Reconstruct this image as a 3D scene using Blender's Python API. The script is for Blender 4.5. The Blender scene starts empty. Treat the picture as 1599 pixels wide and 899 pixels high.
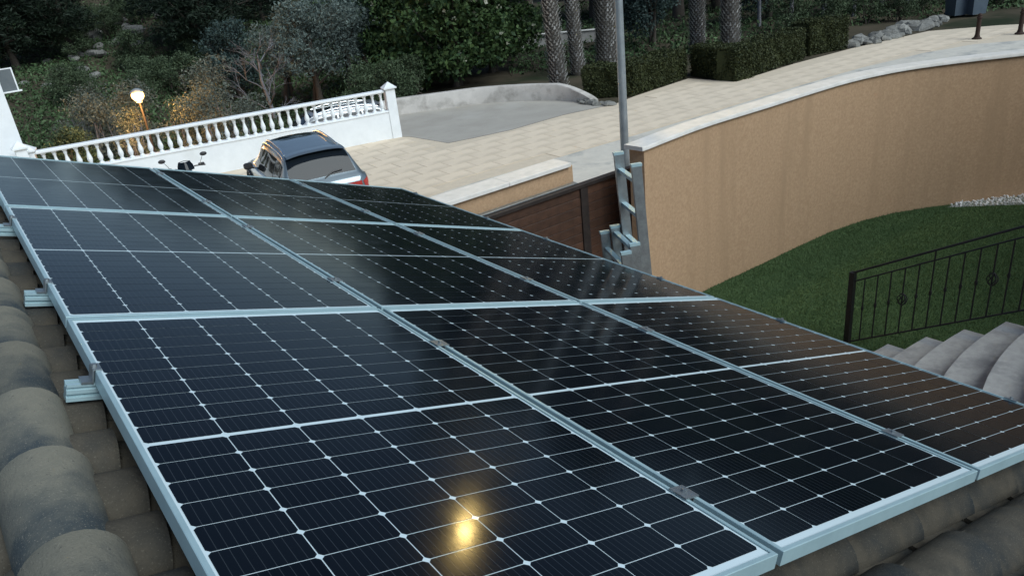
import bpy, math, random
import numpy as np
from mathutils import Matrix, Vector, Euler
random.seed(7); rng = np.random.default_rng(11)
S = bpy.context.scene
COL = S.collection
R_ = math.radians

# ------------------------------------------------------------------ camera
F_PX, YAW, PITCH, ROLL = 1180.17, 0.608174, 0.423633, 0.113053
CAM = np.array([-0.09606, -0.69170, 4.71488])
ROOF0 = 3.85                      # height of the upper left edge of the solar array
SLOPE = 0.333182
def cam_axes():
    fw = np.array([math.sin(YAW)*math.cos(PITCH), math.cos(YAW)*math.cos(PITCH), -math.sin(PITCH)])
    r0 = np.array([math.cos(YAW), -math.sin(YAW), 0.0]); d0 = np.cross(fw, r0)
    r = math.cos(ROLL)*r0 + math.sin(ROLL)*d0
    d = -math.sin(ROLL)*r0 + math.cos(ROLL)*d0
    return r, d, fw
AX_R, AX_D, AX_F = cam_axes()
def pray(x, y): return AX_R*(x-799.5)/F_PX + AX_D*(y-449.5)/F_PX + AX_F
def pix(x, y, z=0.0):             # photo pixel -> point on the level plane z
    d = pray(x, y); return CAM + d*((z-CAM[2])/d[2])
def pixd(x, y, t): return CAM + pray(x, y)*t
cd = bpy.data.cameras.new('camera'); cam = bpy.data.objects.new('camera', cd); COL.objects.link(cam)
cam.matrix_world = Matrix([[AX_R[i], -AX_D[i], -AX_F[i], CAM[i]] for i in range(3)] + [[0,0,0,1]])
cd.sensor_width = 36; cd.lens = 36*F_PX/1599; cd.clip_start = .05; cd.clip_end = 2000
S.camera = cam
S.render.resolution_x = 1024; S.render.resolution_y = 575

# ------------------------------------------------------------------ light
SUN_AZ, SUN_EL = R_(168), R_(46)           # compass angle from +Y towards +X; dusk glow behind the camera
w = bpy.data.worlds.new('World'); S.world = w; w.use_nodes = True
nt = w.node_tree; bg = nt.nodes['Background']
sky = nt.nodes.new('ShaderNodeTexSky'); sky.sky_type = 'NISHITA'; sky.sun_disc = False
sky.sun_elevation = SUN_EL; sky.sun_rotation = SUN_AZ
sky.air_density = 1.0; sky.dust_density = .5; sky.ozone_density = 3.0
nt.links.new(sky.outputs[0], bg.inputs[0]); bg.inputs[1].default_value = 0.037
sl = bpy.data.lights.new('sun', 'SUN'); sun = bpy.data.objects.new('sun', sl); COL.objects.link(sun)
sl.energy = 1.5; sl.angle = R_(42); sl.color = (.90, .98, 1.0)
sd = Vector((math.sin(SUN_AZ)*math.cos(SUN_EL), math.cos(SUN_AZ)*math.cos(SUN_EL), math.sin(SUN_EL)))
sun.rotation_euler = sd.to_track_quat('Z', 'Y').to_euler()
vs = S.view_settings; vs.view_transform = 'Standard'; vs.look = 'None'; vs.exposure = 1.15; vs.gamma = 1.0

# ------------------------------------------------------------------ helpers
class MB:
    def __init__(s): s.v = []; s.f = []
    def add(s, vs_, fs):
        o = len(s.v); s.v += [tuple(map(float, p)) for p in vs_]; s.f += [tuple(i+o for i in f) for f in fs]; return s
    def box(s, c, size, rz=0, M=None):
        hx, hy, hz = size[0]/2, size[1]/2, size[2]/2
        P = [(-hx,-hy,-hz),(hx,-hy,-hz),(hx,hy,-hz),(-hx,hy,-hz),(-hx,-hy,hz),(hx,-hy,hz),(hx,hy,hz),(-hx,hy,hz)]
        if M is not None: P = [M @ Vector(p) for p in P]
        elif rz:
            cr, sr = math.cos(rz), math.sin(rz); P = [(p[0]*cr-p[1]*sr, p[0]*sr+p[1]*cr, p[2]) for p in P]
        P = [(p[0]+c[0], p[1]+c[1], p[2]+c[2]) for p in P]
        return s.add(P, [(0,3,2,1),(4,5,6,7),(0,1,5,4),(1,2,6,5),(2,3,7,6),(3,0,4,7)])
    def bbox(s, c, size, b=.01, rz=0):       # box with bevelled edges (octagonal in plan and section)
        hx, hy, hz = size[0]/2, size[1]/2, size[2]/2
        rings = []
        for z, k in ((-hz, b), (-hz+b, 0), (hz-b, 0), (hz, b)):
            x, y = hx-k, hy-k; q = b*.6
            rings.append([(x-q,-y,z),(x,-y+q,z),(x,y-q,z),(x-q,y,z),(-x+q,y,z),(-x,y-q,z),(-x,-y+q,z),(-x+q,-y,z)])
        cr, sr = math.cos(rz), math.sin(rz)
        P = [(p[0]*cr-p[1]*sr+c[0], p[0]*sr+p[1]*cr+c[1], p[2]+c[2]) for r in rings for p in r]
        fs = [tuple(range(7,-1,-1)), tuple(range(24,32))]
        for k in range(3):
            for i in range(8): j = (i+1) % 8; fs.append((k*8+i, k*8+j, k*8+8+j, k*8+8+i))
        return s.add(P, fs)
    def tube(s, pts, rad, n=8, cap=True):
        pts = [Vector(p) for p in pts]
        if not hasattr(rad, '__len__'): rad = [rad]*len(pts)
        P = []; up = None
        for i, p in enumerate(pts):
            t = (pts[min(i+1, len(pts)-1)]-pts[max(i-1, 0)])
            if t.length < 1e-9: t = Vector((0,0,1))
            t.normalize()
            if up is None:
                up = Vector((0,0,1)) if abs(t.z) < .9 else Vector((1,0,0))
            a = t.cross(up); 
            if a.length < 1e-6: a = t.cross(Vector((0,1,0)))
            a.normalize(); b = a.cross(t); up = b
            for k in range(n):
                th = 2*math.pi*k/n; P.append(p + (a*math.cos(th)+b*math.sin(th))*rad[i])
        fs = []
        for i in range(len(pts)-1):
            for k in range(n): j = (k+1) % n; fs.append((i*n+k, i*n+j, (i+1)*n+j, (i+1)*n+k))
        if cap: fs += [tuple(range(n-1,-1,-1)), tuple(range((len(pts)-1)*n, len(pts)*n))]
        return s.add(P, fs)
    def lathe(s, prof, n=16, c=(0,0,0)):     # prof: (r, z)
        P = [(c[0]+r*math.cos(2*math.pi*k/n), c[1]+r*math.sin(2*math.pi*k/n), c[2]+z) for r, z in prof for k in range(n)]
        fs = [(i*n+k, i*n+(k+1)%n, (i+1)*n+(k+1)%n, (i+1)*n+k) for i in range(len(prof)-1) for k in range(n)]
        fs += [tuple(range(n-1,-1,-1)), tuple(range((len(prof)-1)*n, len(prof)*n))]
        return s.add(P, fs)
    def prism(s, poly, z0, z1):
        n = len(poly); P = [(p[0],p[1],z0) for p in poly]+[(p[0],p[1],z1) for p in poly]
        return s.add(P, [tuple(range(n-1,-1,-1)), tuple(range(n,2*n))]+[(i,(i+1)%n,n+(i+1)%n,n+i) for i in range(n)])
    def extrude_x(s, poly, x0, x1):          # poly in (y,z)
        n = len(poly); P = [(x0,p[0],p[1]) for p in poly]+[(x1,p[0],p[1]) for p in poly]
        return s.add(P, [tuple(range(n-1,-1,-1)), tuple(range(n,2*n))]+[(i,(i+1)%n,n+(i+1)%n,n+i) for i in range(n)])
    def sweep(s, path, sec, close=False):    # path of (x,y); sec of (offset to the left normal, z)
        n = len(path); m = len(sec); P = []
        for i, p in enumerate(path):
            a = path[max(i-1,0)]; b = path[min(i+1,n-1)]
            t = Vector((b[0]-a[0], b[1]-a[1])).normalized(); nx, ny = -t.y, t.x
            for o, z in sec: P.append((p[0]+nx*o, p[1]+ny*o, z))
        fs = [(i*m+k, i*m+(k+1)%m, (i+1)*m+(k+1)%m, (i+1)*m+k) for i in range(n-1) for k in range(m)]
        fs += [tuple(range(m-1,-1,-1)), tuple(range((n-1)*m, n*m))]
        return s.add(P, fs)
    def grid(s, rows):                       # rows of equally many points
        m = len(rows[0]); P = [p for r in rows for p in r]
        return s.add(P, [(i*m+k, i*m+k+1, (i+1)*m+k+1, (i+1)*m+k) for i in range(len(rows)-1) for k in range(m-1)])
    def mesh(s, name, mat, smooth=False):
        me = bpy.data.meshes.new(name); me.from_pydata(s.v, [], s.f); me.update()
        if mat: me.materials.append(mat)
        import bmesh
        bm = bmesh.new(); bm.from_mesh(me); bmesh.ops.recalc_face_normals(bm, faces=bm.faces); bm.to_mesh(me); bm.free()
        if smooth:
            me.polygons.foreach_set('use_smooth', [True]*len(me.polygons))
            try: me.set_sharp_from_angle(angle=R_(smooth if smooth is not True else 40))
            except Exception: pass
        return me
    def build(s, name, mat, parent=None, loc=(0,0,0), rot=(0,0,0), smooth=False):
        return obj(name, s.mesh(name, mat, smooth), parent, loc, rot)
def obj(name, me, parent=None, loc=(0,0,0), rot=(0,0,0), scale=None):
    o = bpy.data.objects.new(name, me); COL.objects.link(o); o.parent = parent
    o.location = [float(a) for a in loc]; o.rotation_euler = rot
    if scale is not None: o.scale = scale if hasattr(scale, '__len__') else (scale,)*3
    return o
def empty(name, loc=(0,0,0), rot=(0,0,0), scale=None):
    o = obj(name, None, None, loc, rot, scale); o.empty_display_size = .1; return o
def tag(o, label, cat, group=None):
    o['label'] = label; o['category'] = cat
    if group: o['group'] = group
    return o
def kind(o, k, label=None):
    o['kind'] = k
    if label: o['label'] = label
    return o
def copy_tree(o, parent=None):
    c = o.copy(); COL.objects.link(c); c.parent = parent
    for ch in list(o.children): copy_tree(ch, c)
    return c
def np_mesh(name, verts, faces, mat):        # numpy arrays, all faces the same size
    me = bpy.data.meshes.new(name); n, k = faces.shape
    me.vertices.add(len(verts)); me.vertices.foreach_set('co', np.ascontiguousarray(verts, dtype=np.float32).ravel())
    me.loops.add(n*k); me.loops.foreach_set('vertex_index', np.ascontiguousarray(faces, dtype=np.int32).ravel())
    me.polygons.add(n); me.polygons.foreach_set('loop_start', np.arange(0, n*k, k, dtype=np.int32))
    try: me.polygons.foreach_set('loop_total', np.full(n, k, dtype=np.int32))
    except Exception: pass
    me.update(calc_edges=True); me.validate()
    if mat: me.materials.append(mat)
    return me

# ------------------------------------------------------------------ materials
def nodes_of(m): return m.node_tree.nodes, m.node_tree.links
def mat(name, c, rough=.6, metal=0, c2=None, scale=5, detail=6, spread=(.35,.65), bump=0, bscale=None, rand=0, spec=.5, c3=None, scale3=1.0, coat=0, emit=None, estr=0, island=False, dist=.02, s3=(.5,.68), stretch=None, grad=0, grit=None):
    m = bpy.data.materials.new(name); m.use_nodes = True; N, L = nodes_of(m); b = N['Principled BSDF']
    b.inputs['Base Color'].default_value = (*c, 1); b.inputs['Roughness'].default_value = rough
    b.inputs['Metallic'].default_value = metal; b.inputs['Specular IOR Level'].default_value = spec
    if coat: b.inputs['Coat Weight'].default_value = coat; b.inputs['Coat Roughness'].default_value = .05
    if emit: b.inputs['Emission Color'].default_value = (*emit, 1); b.inputs['Emission Strength'].default_value = estr
    tc = N.new('ShaderNodeTexCoord'); out = None
    def noise(sc, det=detail):
        n = N.new('ShaderNodeTexNoise'); n.inputs['Scale'].default_value = sc; n.inputs['Detail'].default_value = det
        n.inputs['Roughness'].default_value = .62; L.new(tc.outputs['Object'], n.inputs['Vector']); return n
    def mixc(fac, a, bcol):
        x = N.new('ShaderNodeMix'); x.data_type = 'RGBA'
        L.new(fac, x.inputs[0])
        for s_, v in ((6, a), (7, bcol)):
            if isinstance(v, tuple): x.inputs[s_].default_value = (*v, 1)
            else: L.new(v, x.inputs[s_])
        return x.outputs[2]
    def ramp(fac, lo, hi):
        r = N.new('ShaderNodeMapRange'); r.inputs[1].default_value = lo; r.inputs[2].default_value = hi; L.new(fac, r.inputs[0]); return r.outputs[0]
    col = c
    if c2:
        if island:
            g = N.new('ShaderNodeNewGeometry'); fac = g.outputs['Random Per Island']
        else: fac = ramp(noise(scale).outputs[0], *spread)
        col = mixc(fac, c, c2)
    if c3:
        n3 = noise(scale3, 4)
        if stretch:
            mp = N.new('ShaderNodeMapping'); mp.inputs['Scale'].default_value = stretch
            L.new(tc.outputs['Object'], mp.inputs['Vector']); L.new(mp.outputs[0], n3.inputs['Vector'])
        f3 = n3.outputs[0]
        oi3 = N.new('ShaderNodeObjectInfo')
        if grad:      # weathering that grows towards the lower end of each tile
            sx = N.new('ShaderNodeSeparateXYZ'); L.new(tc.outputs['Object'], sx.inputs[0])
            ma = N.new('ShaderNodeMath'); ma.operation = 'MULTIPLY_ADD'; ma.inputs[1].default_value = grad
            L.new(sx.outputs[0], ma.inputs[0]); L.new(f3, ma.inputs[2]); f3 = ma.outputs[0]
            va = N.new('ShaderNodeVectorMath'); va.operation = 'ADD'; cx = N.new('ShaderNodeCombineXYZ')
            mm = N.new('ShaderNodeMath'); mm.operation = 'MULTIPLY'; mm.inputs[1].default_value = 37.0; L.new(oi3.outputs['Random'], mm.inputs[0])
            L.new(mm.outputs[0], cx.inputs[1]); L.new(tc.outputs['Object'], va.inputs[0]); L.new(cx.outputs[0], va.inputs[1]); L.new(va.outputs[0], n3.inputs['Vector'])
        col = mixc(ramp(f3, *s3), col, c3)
    if grit:          # fine pale and dark specks: lichen, sand grains
        col = mixc(ramp(noise(grit[0], 3).outputs[0], .60, .70), col, grit[1])
        col = mixc(ramp(noise(grit[0]*.63, 3).outputs[0], .62, .72), col, grit[2])
    if rand:
        oi = N.new('ShaderNodeObjectInfo'); hs = N.new('ShaderNodeHueSaturation')
        mr = N.new('ShaderNodeMapRange'); mr.inputs[3].default_value = 1-rand; mr.inputs[4].default_value = 1+rand
        L.new(oi.outputs['Random'], mr.inputs[0]); L.new(mr.outputs[0], hs.inputs['Value'])
        if isinstance(col, tuple): hs.inputs['Color'].default_value = (*col, 1)
        else: L.new(col, hs.inputs['Color'])
        col = hs.outputs[0]
    if not isinstance(col, tuple): L.new(col, b.inputs['Base Color'])
    if bump:
        bn = N.new('ShaderNodeBump'); bn.inputs['Strength'].default_value = bump; bn.inputs['Distance'].default_value = dist
        L.new(noise(bscale or scale*4).outputs[0], bn.inputs['Height']); L.new(bn.outputs[0], b.inputs['Normal'])
    return m
M = {}
M['alu'] = mat('anodised_aluminium', (.40,.555,.585), .38, .25, (.35,.49,.52), 9, bump=.05, bscale=120)
M['alu_old'] = mat('worn_aluminium', (.36,.40,.41), .42, .8, (.26,.28,.29), 14, bump=.15, bscale=60)
M['back'] = mat('panel_backsheet', (.62,.74,.77), .10, 0, spec=.5)
# monocrystalline cell laminated under glass: navy silicon, fine busbars, glossy front
def cell_mat():
    m = bpy.data.materials.new('solar_cell_silicon'); m.use_nodes = True; N, L = nodes_of(m); b = N['Principled BSDF']
    b.inputs['Roughness'].default_value = .13; b.inputs['Specular IOR Level'].default_value = .13
    tc = N.new('ShaderNodeTexCoord'); sx = N.new('ShaderNodeSeparateXYZ'); L.new(tc.outputs['Object'], sx.inputs[0])
    def math_(op, a, bv=None):
        n = N.new('ShaderNodeMath'); n.operation = op
        for i, v in enumerate((a, bv)):
            if v is None: continue
            if isinstance(v, (int, float)): n.inputs[i].default_value = v
            else: L.new(v, n.inputs[i])
        return n.outputs[0]
    fr = math_('FRACT', math_('ADD', math_('MULTIPLY', sx.outputs[0], 9/.1655), 100.0))
    line = math_('LESS_THAN', math_('ABSOLUTE', math_('SUBTRACT', fr, .5)), .038)
    oi = N.new('ShaderNodeObjectInfo')
    mx = N.new('ShaderNodeMix'); mx.data_type = 'RGBA'; L.new(oi.outputs['Random'], mx.inputs[0])
    mx.inputs[6].default_value = (.0022,.0038,.0062,1); mx.inputs[7].default_value = (.0040,.0062,.0095,1)
    m2 = N.new('ShaderNodeMix'); m2.data_type = 'RGBA'; L.new(line, m2.inputs[0]); L.new(mx.outputs[2], m2.inputs[6]); m2.inputs[7].default_value = (.028,.034,.040,1)
    L.new(m2.outputs[2], b.inputs['Base Color'])
    # light dust film: patchy roughness
    n = N.new('ShaderNodeTexNoise'); n.inputs['Scale'].default_value = 6; n.inputs['Detail'].default_value = 5
    g = N.new('ShaderNodeNewGeometry'); L.new(g.outputs['Position'], n.inputs['Vector'])
    mr = N.new('ShaderNodeMapRange'); mr.inputs[1].default_value = .3; mr.inputs[2].default_value = .7; mr.inputs[3].default_value = .10; mr.inputs[4].default_value = .15
    L.new(n.outputs[0], mr.inputs[0]); L.new(mr.outputs[0], b.inputs['Roughness'])
    return m
M['cell'] = cell_mat()
M['tile'] = mat('weathered_roof_tile', (.088,.077,.059), .9, 0, (.056,.051,.041), 9, grad=.25, grit=(260,(.13,.12,.095),(.04,.037,.031)), c3=(.026,.031,.033), scale3=4.2, bump=.5, bscale=170, dist=.006, rand=.2, spec=.2, s3=(.50,.78))
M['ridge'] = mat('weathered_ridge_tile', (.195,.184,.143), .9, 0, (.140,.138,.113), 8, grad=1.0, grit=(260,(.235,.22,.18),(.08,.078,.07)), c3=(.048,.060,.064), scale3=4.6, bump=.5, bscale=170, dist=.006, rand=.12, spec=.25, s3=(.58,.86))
M['deck'] = mat('roof_mortar', (.09,.075,.06), .95, 0, (.05,.045,.04), 12, bump=.5)
M['render'] = mat('house_render', (.62,.42,.26), .9, 0, (.55,.36,.21), 3, bump=.4, bscale=180)
M['tan'] = mat('tan_stucco', (.55,.37,.228), .92, 0, (.45,.292,.172), 26, bump=1.0, bscale=150, c3=(.43,.285,.17), scale3=1.0, s3=(.50,.78), stretch=(3.2,3.2,.28), spec=.2, dist=.012)
M['coping'] = mat('coping_stone', (.74,.71,.66), .7, 0, (.62,.60,.55), 6, bump=.15, bscale=60)
M['white'] = mat('white_paint', (.80,.83,.84), .6, 0, (.74,.77,.78), 4, c3=(.66,.68,.67), scale3=.9, s3=(.6,.8), bump=.12, bscale=70)
M['plank'] = mat('gate_plank_wood', (.080,.038,.022), .55, 0, (.046,.022,.013), 9, bump=.3, bscale=40, rand=.25)
M['gatemetal'] = mat('gate_dark_metal', (.03,.024,.022), .5, .3, (.045,.036,.032), 12)
M['iron'] = mat('black_wrought_iron', (.012,.012,.013), .5, .4, (.022,.021,.021), 30)
M['galv'] = mat('galvanised_steel', (.40,.44,.45), .5, .55, (.31,.345,.355), 7)
M['step'] = mat('step_stone', (.37,.37,.355), .85, 0, (.30,.30,.29), 14, c3=(.21,.21,.21), scale3=3, bump=.2, bscale=70)
M['turf'] = mat('artificial_turf', (.060,.110,.042), .9, 0, (.085,.140,.055), 2, bump=.8, bscale=260, spec=.15)
M['blade'] = mat('turf_blade', (.064,.112,.046), .75, 0, (.105,.165,.070), 1, island=True, spec=.2)
M['gravel'] = mat('white_gravel', (.72,.72,.70), .9, 0, (.5,.5,.49), 60, bump=1, bscale=90)
M['pebble'] = mat('white_pebble', (.75,.75,.73), .85, 0, (.55,.55,.54), 1, island=True)
M['paving'] = mat('paving_sand_colour', (.72,.61,.47), .9, 0, (.64,.54,.415), 1.6, c3=(.40,.34,.25), scale3=.55, bump=.25, bscale=40, s3=(.5,.85), rand=.03)
M['joint'] = mat('paving_joint', (.63,.535,.41), .95, 0, (.56,.475,.365), 5)
M['walk'] = mat('sidewalk_concrete', (.60,.565,.49), .9, 0, (.52,.49,.43), 3, c3=(.33,.33,.31), scale3=1.1, bump=.2, bscale=50)
M['asphalt'] = mat('grey_asphalt', (.35,.325,.285), .92, 0, (.40,.375,.33), 1.2, c3=(.42,.40,.36), scale3=.5, bump=.5, bscale=90, s3=(.56,.72))
M['concrete'] = mat('stained_concrete', (.56,.53,.49), .9, 0, (.46,.435,.40), 3, c3=(.30,.28,.25), scale3=1.7, bump=.3, bscale=30, s3=(.52,.7))
M['soil'] = mat('dry_soil', (.085,.07,.05), .97, 0, (.05,.045,.03), .6, c3=(.022,.030,.016), scale3=.25, bump=.8, bscale=3, spec=.1)
M['rock'] = mat('pale_limestone', (.25,.245,.225), .92, 0, (.14,.14,.125), 6, bump=.7, bscale=14, rand=.2)
M['terr'] = mat('terrace_tile', (.30,.24,.18), .7, 0, (.25,.20,.15), 3)
M['carpaint'] = mat('grey_blue_car_paint', (.20,.245,.27), .32, .6, coat=.8)
M['carpale'] = mat('silver_car_paint', (.27,.285,.295), .35, .5, coat=.6)
M['glass'] = mat('tinted_glass', (.006,.009,.012), .05, 0, spec=.22)
M['chrome'] = mat('bright_trim', (.72,.76,.78), .25, 1)
M['rubber'] = mat('black_rubber', (.014,.014,.015), .8, 0, (.02,.02,.02), 20)
M['plastic'] = mat('black_plastic', (.02,.02,.022), .5, 0, (.028,.028,.03), 20)
M['redlamp'] = mat('red_lamp_lens', (.42,.018,.012), .15, 0, (.30,.012,.01), 18, coat=.8)
M['plate'] = mat('number_plate', (.78,.78,.74), .4)
M['bark'] = mat('tree_bark', (.085,.07,.055), .95, 0, (.05,.042,.034), 12, bump=.8, bscale=25)
M['greybark'] = mat('bleached_bark', (.19,.19,.205), .95, 0, (.12,.12,.13), 8, bump=.5, bscale=25)
M['palmbark'] = mat('palm_trunk_core', (.075,.065,.055), .95, 0, (.045,.04,.034), 14, bump=.8, bscale=30)
M['boot'] = mat('palm_leaf_base', (.70,.69,.66), .9, 0, (.32,.31,.29), 1, island=True, spec=.2)
def leafm(name, a, b): return mat(name, a, .65, 0, b, 1, island=True, spec=.25)
M['l_pine'] = leafm('pine_needles', (.007,.015,.009), (.018,.032,.017))
M['l_olive'] = leafm('olive_leaves', (.056,.080,.072), (.145,.185,.165))
M['l_carob'] = leafm('broad_green_leaves', (.020,.048,.018), (.080,.130,.042))
M['l_blue'] = leafm('blue_green_leaves', (.022,.042,.039), (.060,.092,.082))
M['l_shrub'] = leafm('scrub_leaves', (.030,.050,.024), (.085,.118,.062))
M['l_dry'] = leafm('dry_scrub_leaves', (.062,.074,.060), (.135,.155,.125))
M['l_grass'] = leafm('hill_ground_cover', (.026,.056,.020), (.088,.140,.060))
M['l_hedge'] = leafm('hedge_leaves', (.018,.026,.010), (.058,.068,.024))
M['l_palm'] = leafm('palm_leaflets', (.025,.05,.02), (.05,.085,.03))
M['blossom'] = mat('pale_blossom', (.52,.52,.42), .8, 0, (.38,.40,.25), 1, island=True)
M['globe'] = mat('lit_lamp_globe', (1,.8,.5), .4, emit=(1.0,.58,.20), estr=1.7)
M['lamphead'] = mat('lit_street_lamp_lens', (1,.85,.5), .4, emit=(1.0,.70,.24), estr=210)
M['bin'] = mat('blue_grey_bin_plastic', (.085,.115,.145), .5, 0, (.07,.095,.12), 5)
M['rust'] = mat('rusty_iron', (.045,.022,.014), .7, .3, (.028,.014,.01), 20)
M['greyglass'] = mat('grey_frosted_panel', (.14,.16,.17), .3, 0, (.11,.13,.14), 4)
M['rooftile2'] = mat('neighbour_roof', (.30,.15,.09), .9, 0, (.22,.11,.07), 10, bump=.5)

# ------------------------------------------------------------------ terrain
def sm(t): t = np.clip(t, 0, 1); return t*t*(3-2*t)
def terrain(x, y):
    x = np.asarray(x, float); y = np.asarray(y, float)
    left = 1-sm((x-9.5)/5)
    dip = -1.3*sm((y-21.3)/4)*left
    dd = y - (34 + np.maximum(0, x-8)*.55)
    hill = .12*np.maximum(0, dd)*(1-.35*sm((x-20)/25))
    hill = np.where(dd > 60, .12*60*(1-.35*sm((x-20)/25)) + .04*(dd-60), hill)
    bumps = (.35*np.sin(x*.31+1.3)*np.cos(y*.27)+.18*np.sin(x*.83)*np.sin(y*.71+.5))*sm((dd+4)/14)
    return dip + hill + bumps
def tz(x, y): return float(terrain(x, y))
def make_ground():
    xs = np.concatenate([np.linspace(-400,-70,8), np.linspace(-60,110,120), np.linspace(120,500,10)])
    ys = np.concatenate([np.linspace(-300,-30,6), np.linspace(-25,19.5,10), np.linspace(20.5,110,100), np.linspace(120,500,10)])
    X, Y = np.meshgrid(xs, ys); Z = terrain(X, Y) - .012
    V = np.stack([X,Y,Z], -1).reshape(-1,3); nx = len(xs); ny = len(ys)
    i, j = np.meshgrid(np.arange(nx-1), np.arange(ny-1)); a = (j*nx+i).ravel()
    me = np_mesh('ground', V, np.stack([a,a+1,a+nx+1,a+nx], -1), M['soil'])
    me.polygons.foreach_set('use_smooth', [True]*len(me.polygons))
    kind(obj('ground', me), 'structure', 'dry earth ground and wooded hillside')
make_ground()
def sheet(name, poly, z, m, label):
    b = MB(); n = len(poly); b.add([(p[0],p[1],z) for p in poly], [tuple(range(n))])
    return kind(b.build(name, m), 'structure', label)
WALL = [(6.36,5.53),(7.0,5.60),(7.7,5.64),(8.8,5.60),(9.8,5.58),(10.6,5.54),(11.3,5.42),(11.9,5.22),(12.5,4.90),(13.1,4.50),(13.8,4.0),(14.6,3.3),(15.4,2.5)]
# lawn and its surroundings inside the garden
LAWN = [(7.05,3.6),(6.6,5.6)]+WALL[1:]+[(15.4,.2),(8.0,.2),(7.95,1.3),(7.85,2.0),(7.75,2.6),(7.55,3.2)]
sheet('terrace', [(2.6,-6),(8.02,-6),(8.02,1.35),(7.7,2.9),(7.3,3.6),(6.75,5.7),(6.9,6.3),(2.2,6.3),(2.2,5)], .002, M['terr'], 'tiled terrace floor beside the house')
sheet('lawn', LAWN, .008, M['turf'], 'bright green artificial lawn inside the curved wall')
def inpoly(x, y, poly):
    c = np.zeros(len(x), bool); n = len(poly)
    for i in range(n):
        x1,y1 = poly[i][:2]; x2,y2 = poly[(i+1)%n][:2]
        k = ((y1>y)!=(y2>y)) & (x < (x2-x1)*(y-y1)/((y2-y1) if y2!=y1 else 1e-9)+x1); c ^= k
    return c
def blades(n):
    x = rng.uniform(6.6,15,n); y = rng.uniform(.3,5.7,n); k = inpoly(x,y,LAWN); x=x[k]; y=y[k]; n=len(x)
    a = rng.uniform(0,6.28,n); h = rng.uniform(.018,.035,n); l = rng.normal(0,.012,(n,2)); wd=.004
    b = np.stack([x,y,np.full(n,.008)],-1); d = np.stack([np.cos(a)*wd,np.sin(a)*wd,np.zeros(n)],-1)
    V = np.stack([b-d,b+d,b+np.stack([l[:,0],l[:,1],h],-1)],1).reshape(-1,3)
    me = np_mesh('grass_blades', V, np.arange(3*n).reshape(-1,3), M['blade'])
    kind(obj('grass_blades', me), 'stuff', 'short artificial grass blades of the lawn')
blades(230000)
# white gravel bed in the far corner of the lawn
gp = [pix(1466,291), pix(1530,289), pix(1599,284), pix(1660,280), pix(1680,330), pix(1599,310), pix(1540,303)]
GRAV = [(p[0],p[1]) for p in gp]
GRAV = [(13.35,5.25),(13.0,4.62),(13.55,4.22),(14.4,3.45),(15.3,2.5),(15.3,1.6),(14.2,2.9),(13.2,4.05),(12.6,4.7)]
sheet('gravel_bed', GRAV[1:], .014, M['gravel'], 'white gravel bed along the foot of the curved wall')
def pebbles(n):
    x = rng.uniform(12.4,15.4,n); y = rng.uniform(1.5,5.3,n); k = inpoly(x,y,GRAV[1:]); x=x[k]; y=y[k]; n=len(x)
    base = np.array([(1,0,0),(-1,0,0),(0,1,0),(0,-1,0),(0,0,1),(0,0,-1)],float); F = np.array([(0,2,4),(2,1,4),(1,3,4),(3,0,4),(2,0,5),(1,2,5),(3,1,5),(0,3,5)])
    s = rng.uniform(.012,.03,(n,1,1))*rng.uniform(.6,1.2,(n,1,3)); a = rng.uniform(0,6.28,n)
    P = base[None]*s; c,q = np.cos(a)[:,None],np.sin(a)[:,None]
    P = np.stack([P[...,0]*c-P[...,1]*q, P[...,0]*q+P[...,1]*c, P[...,2]],-1)+np.stack([x,y,rng.uniform(.016,.06,n)],-1)[:,None]
    Fa = (F[None]+6*np.arange(n)[:,None,None]).reshape(-1,3)
    kind(obj('gravel', np_mesh('gravel', P.reshape(-1,3), Fa, M['pebble'])), 'stuff', 'white pebbles heaped along the curved wall')
pebbles(6000)
# outside: sidewalk, paved road, asphalt side street
def px(*pts): return [tuple(pix(x,y)[:2]) for x,y in pts]
edge = px((640,318),(703,297),(853,252),(975,217),(1100,180),(1240,137),(1340,108),(1440,84),(1520,70),(1640,60))
far = px((1640,36),(1560,40),(1450,49),(1330,76),(1240,100),(1150,128),(1075,123),(990,151),(960,163))
street = px((960,163),(880,180),(800,203),(740,216),(700,224),(640,214),(622,214))
PAV = edge + far + street + [(9.9,18.9),(1.2,20.85),(-3,20.9),(-3,6.9),(2,6.9)]
PAVJ = [(p[0],p[1]) for p in PAV]
sheet('paved_road', PAVJ, .004, M['joint'], 'sand coloured paved road and parking in front of the gate')
sheet('sidewalk', [(2,6.35),(2,8.5)]+[tuple(p) for p in edge]+[(40,8),(40,2),(16,2)]+[(p[0]+.1,p[1]+.35) for p in WALL[::-1]]+[(6.3,6.35)], .010, M['walk'], 'pale concrete sidewalk outside the wall')
ASP = px((600,219),(622,214),(640,214),(700,224),(740,216),(800,203),(880,180),(960,163),(935,160),(870,155),(750,160),(625,176),(560,182))
sheet('side_street', ASP, .011, M['asphalt'], 'worn grey asphalt street behind the paved road')
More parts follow.
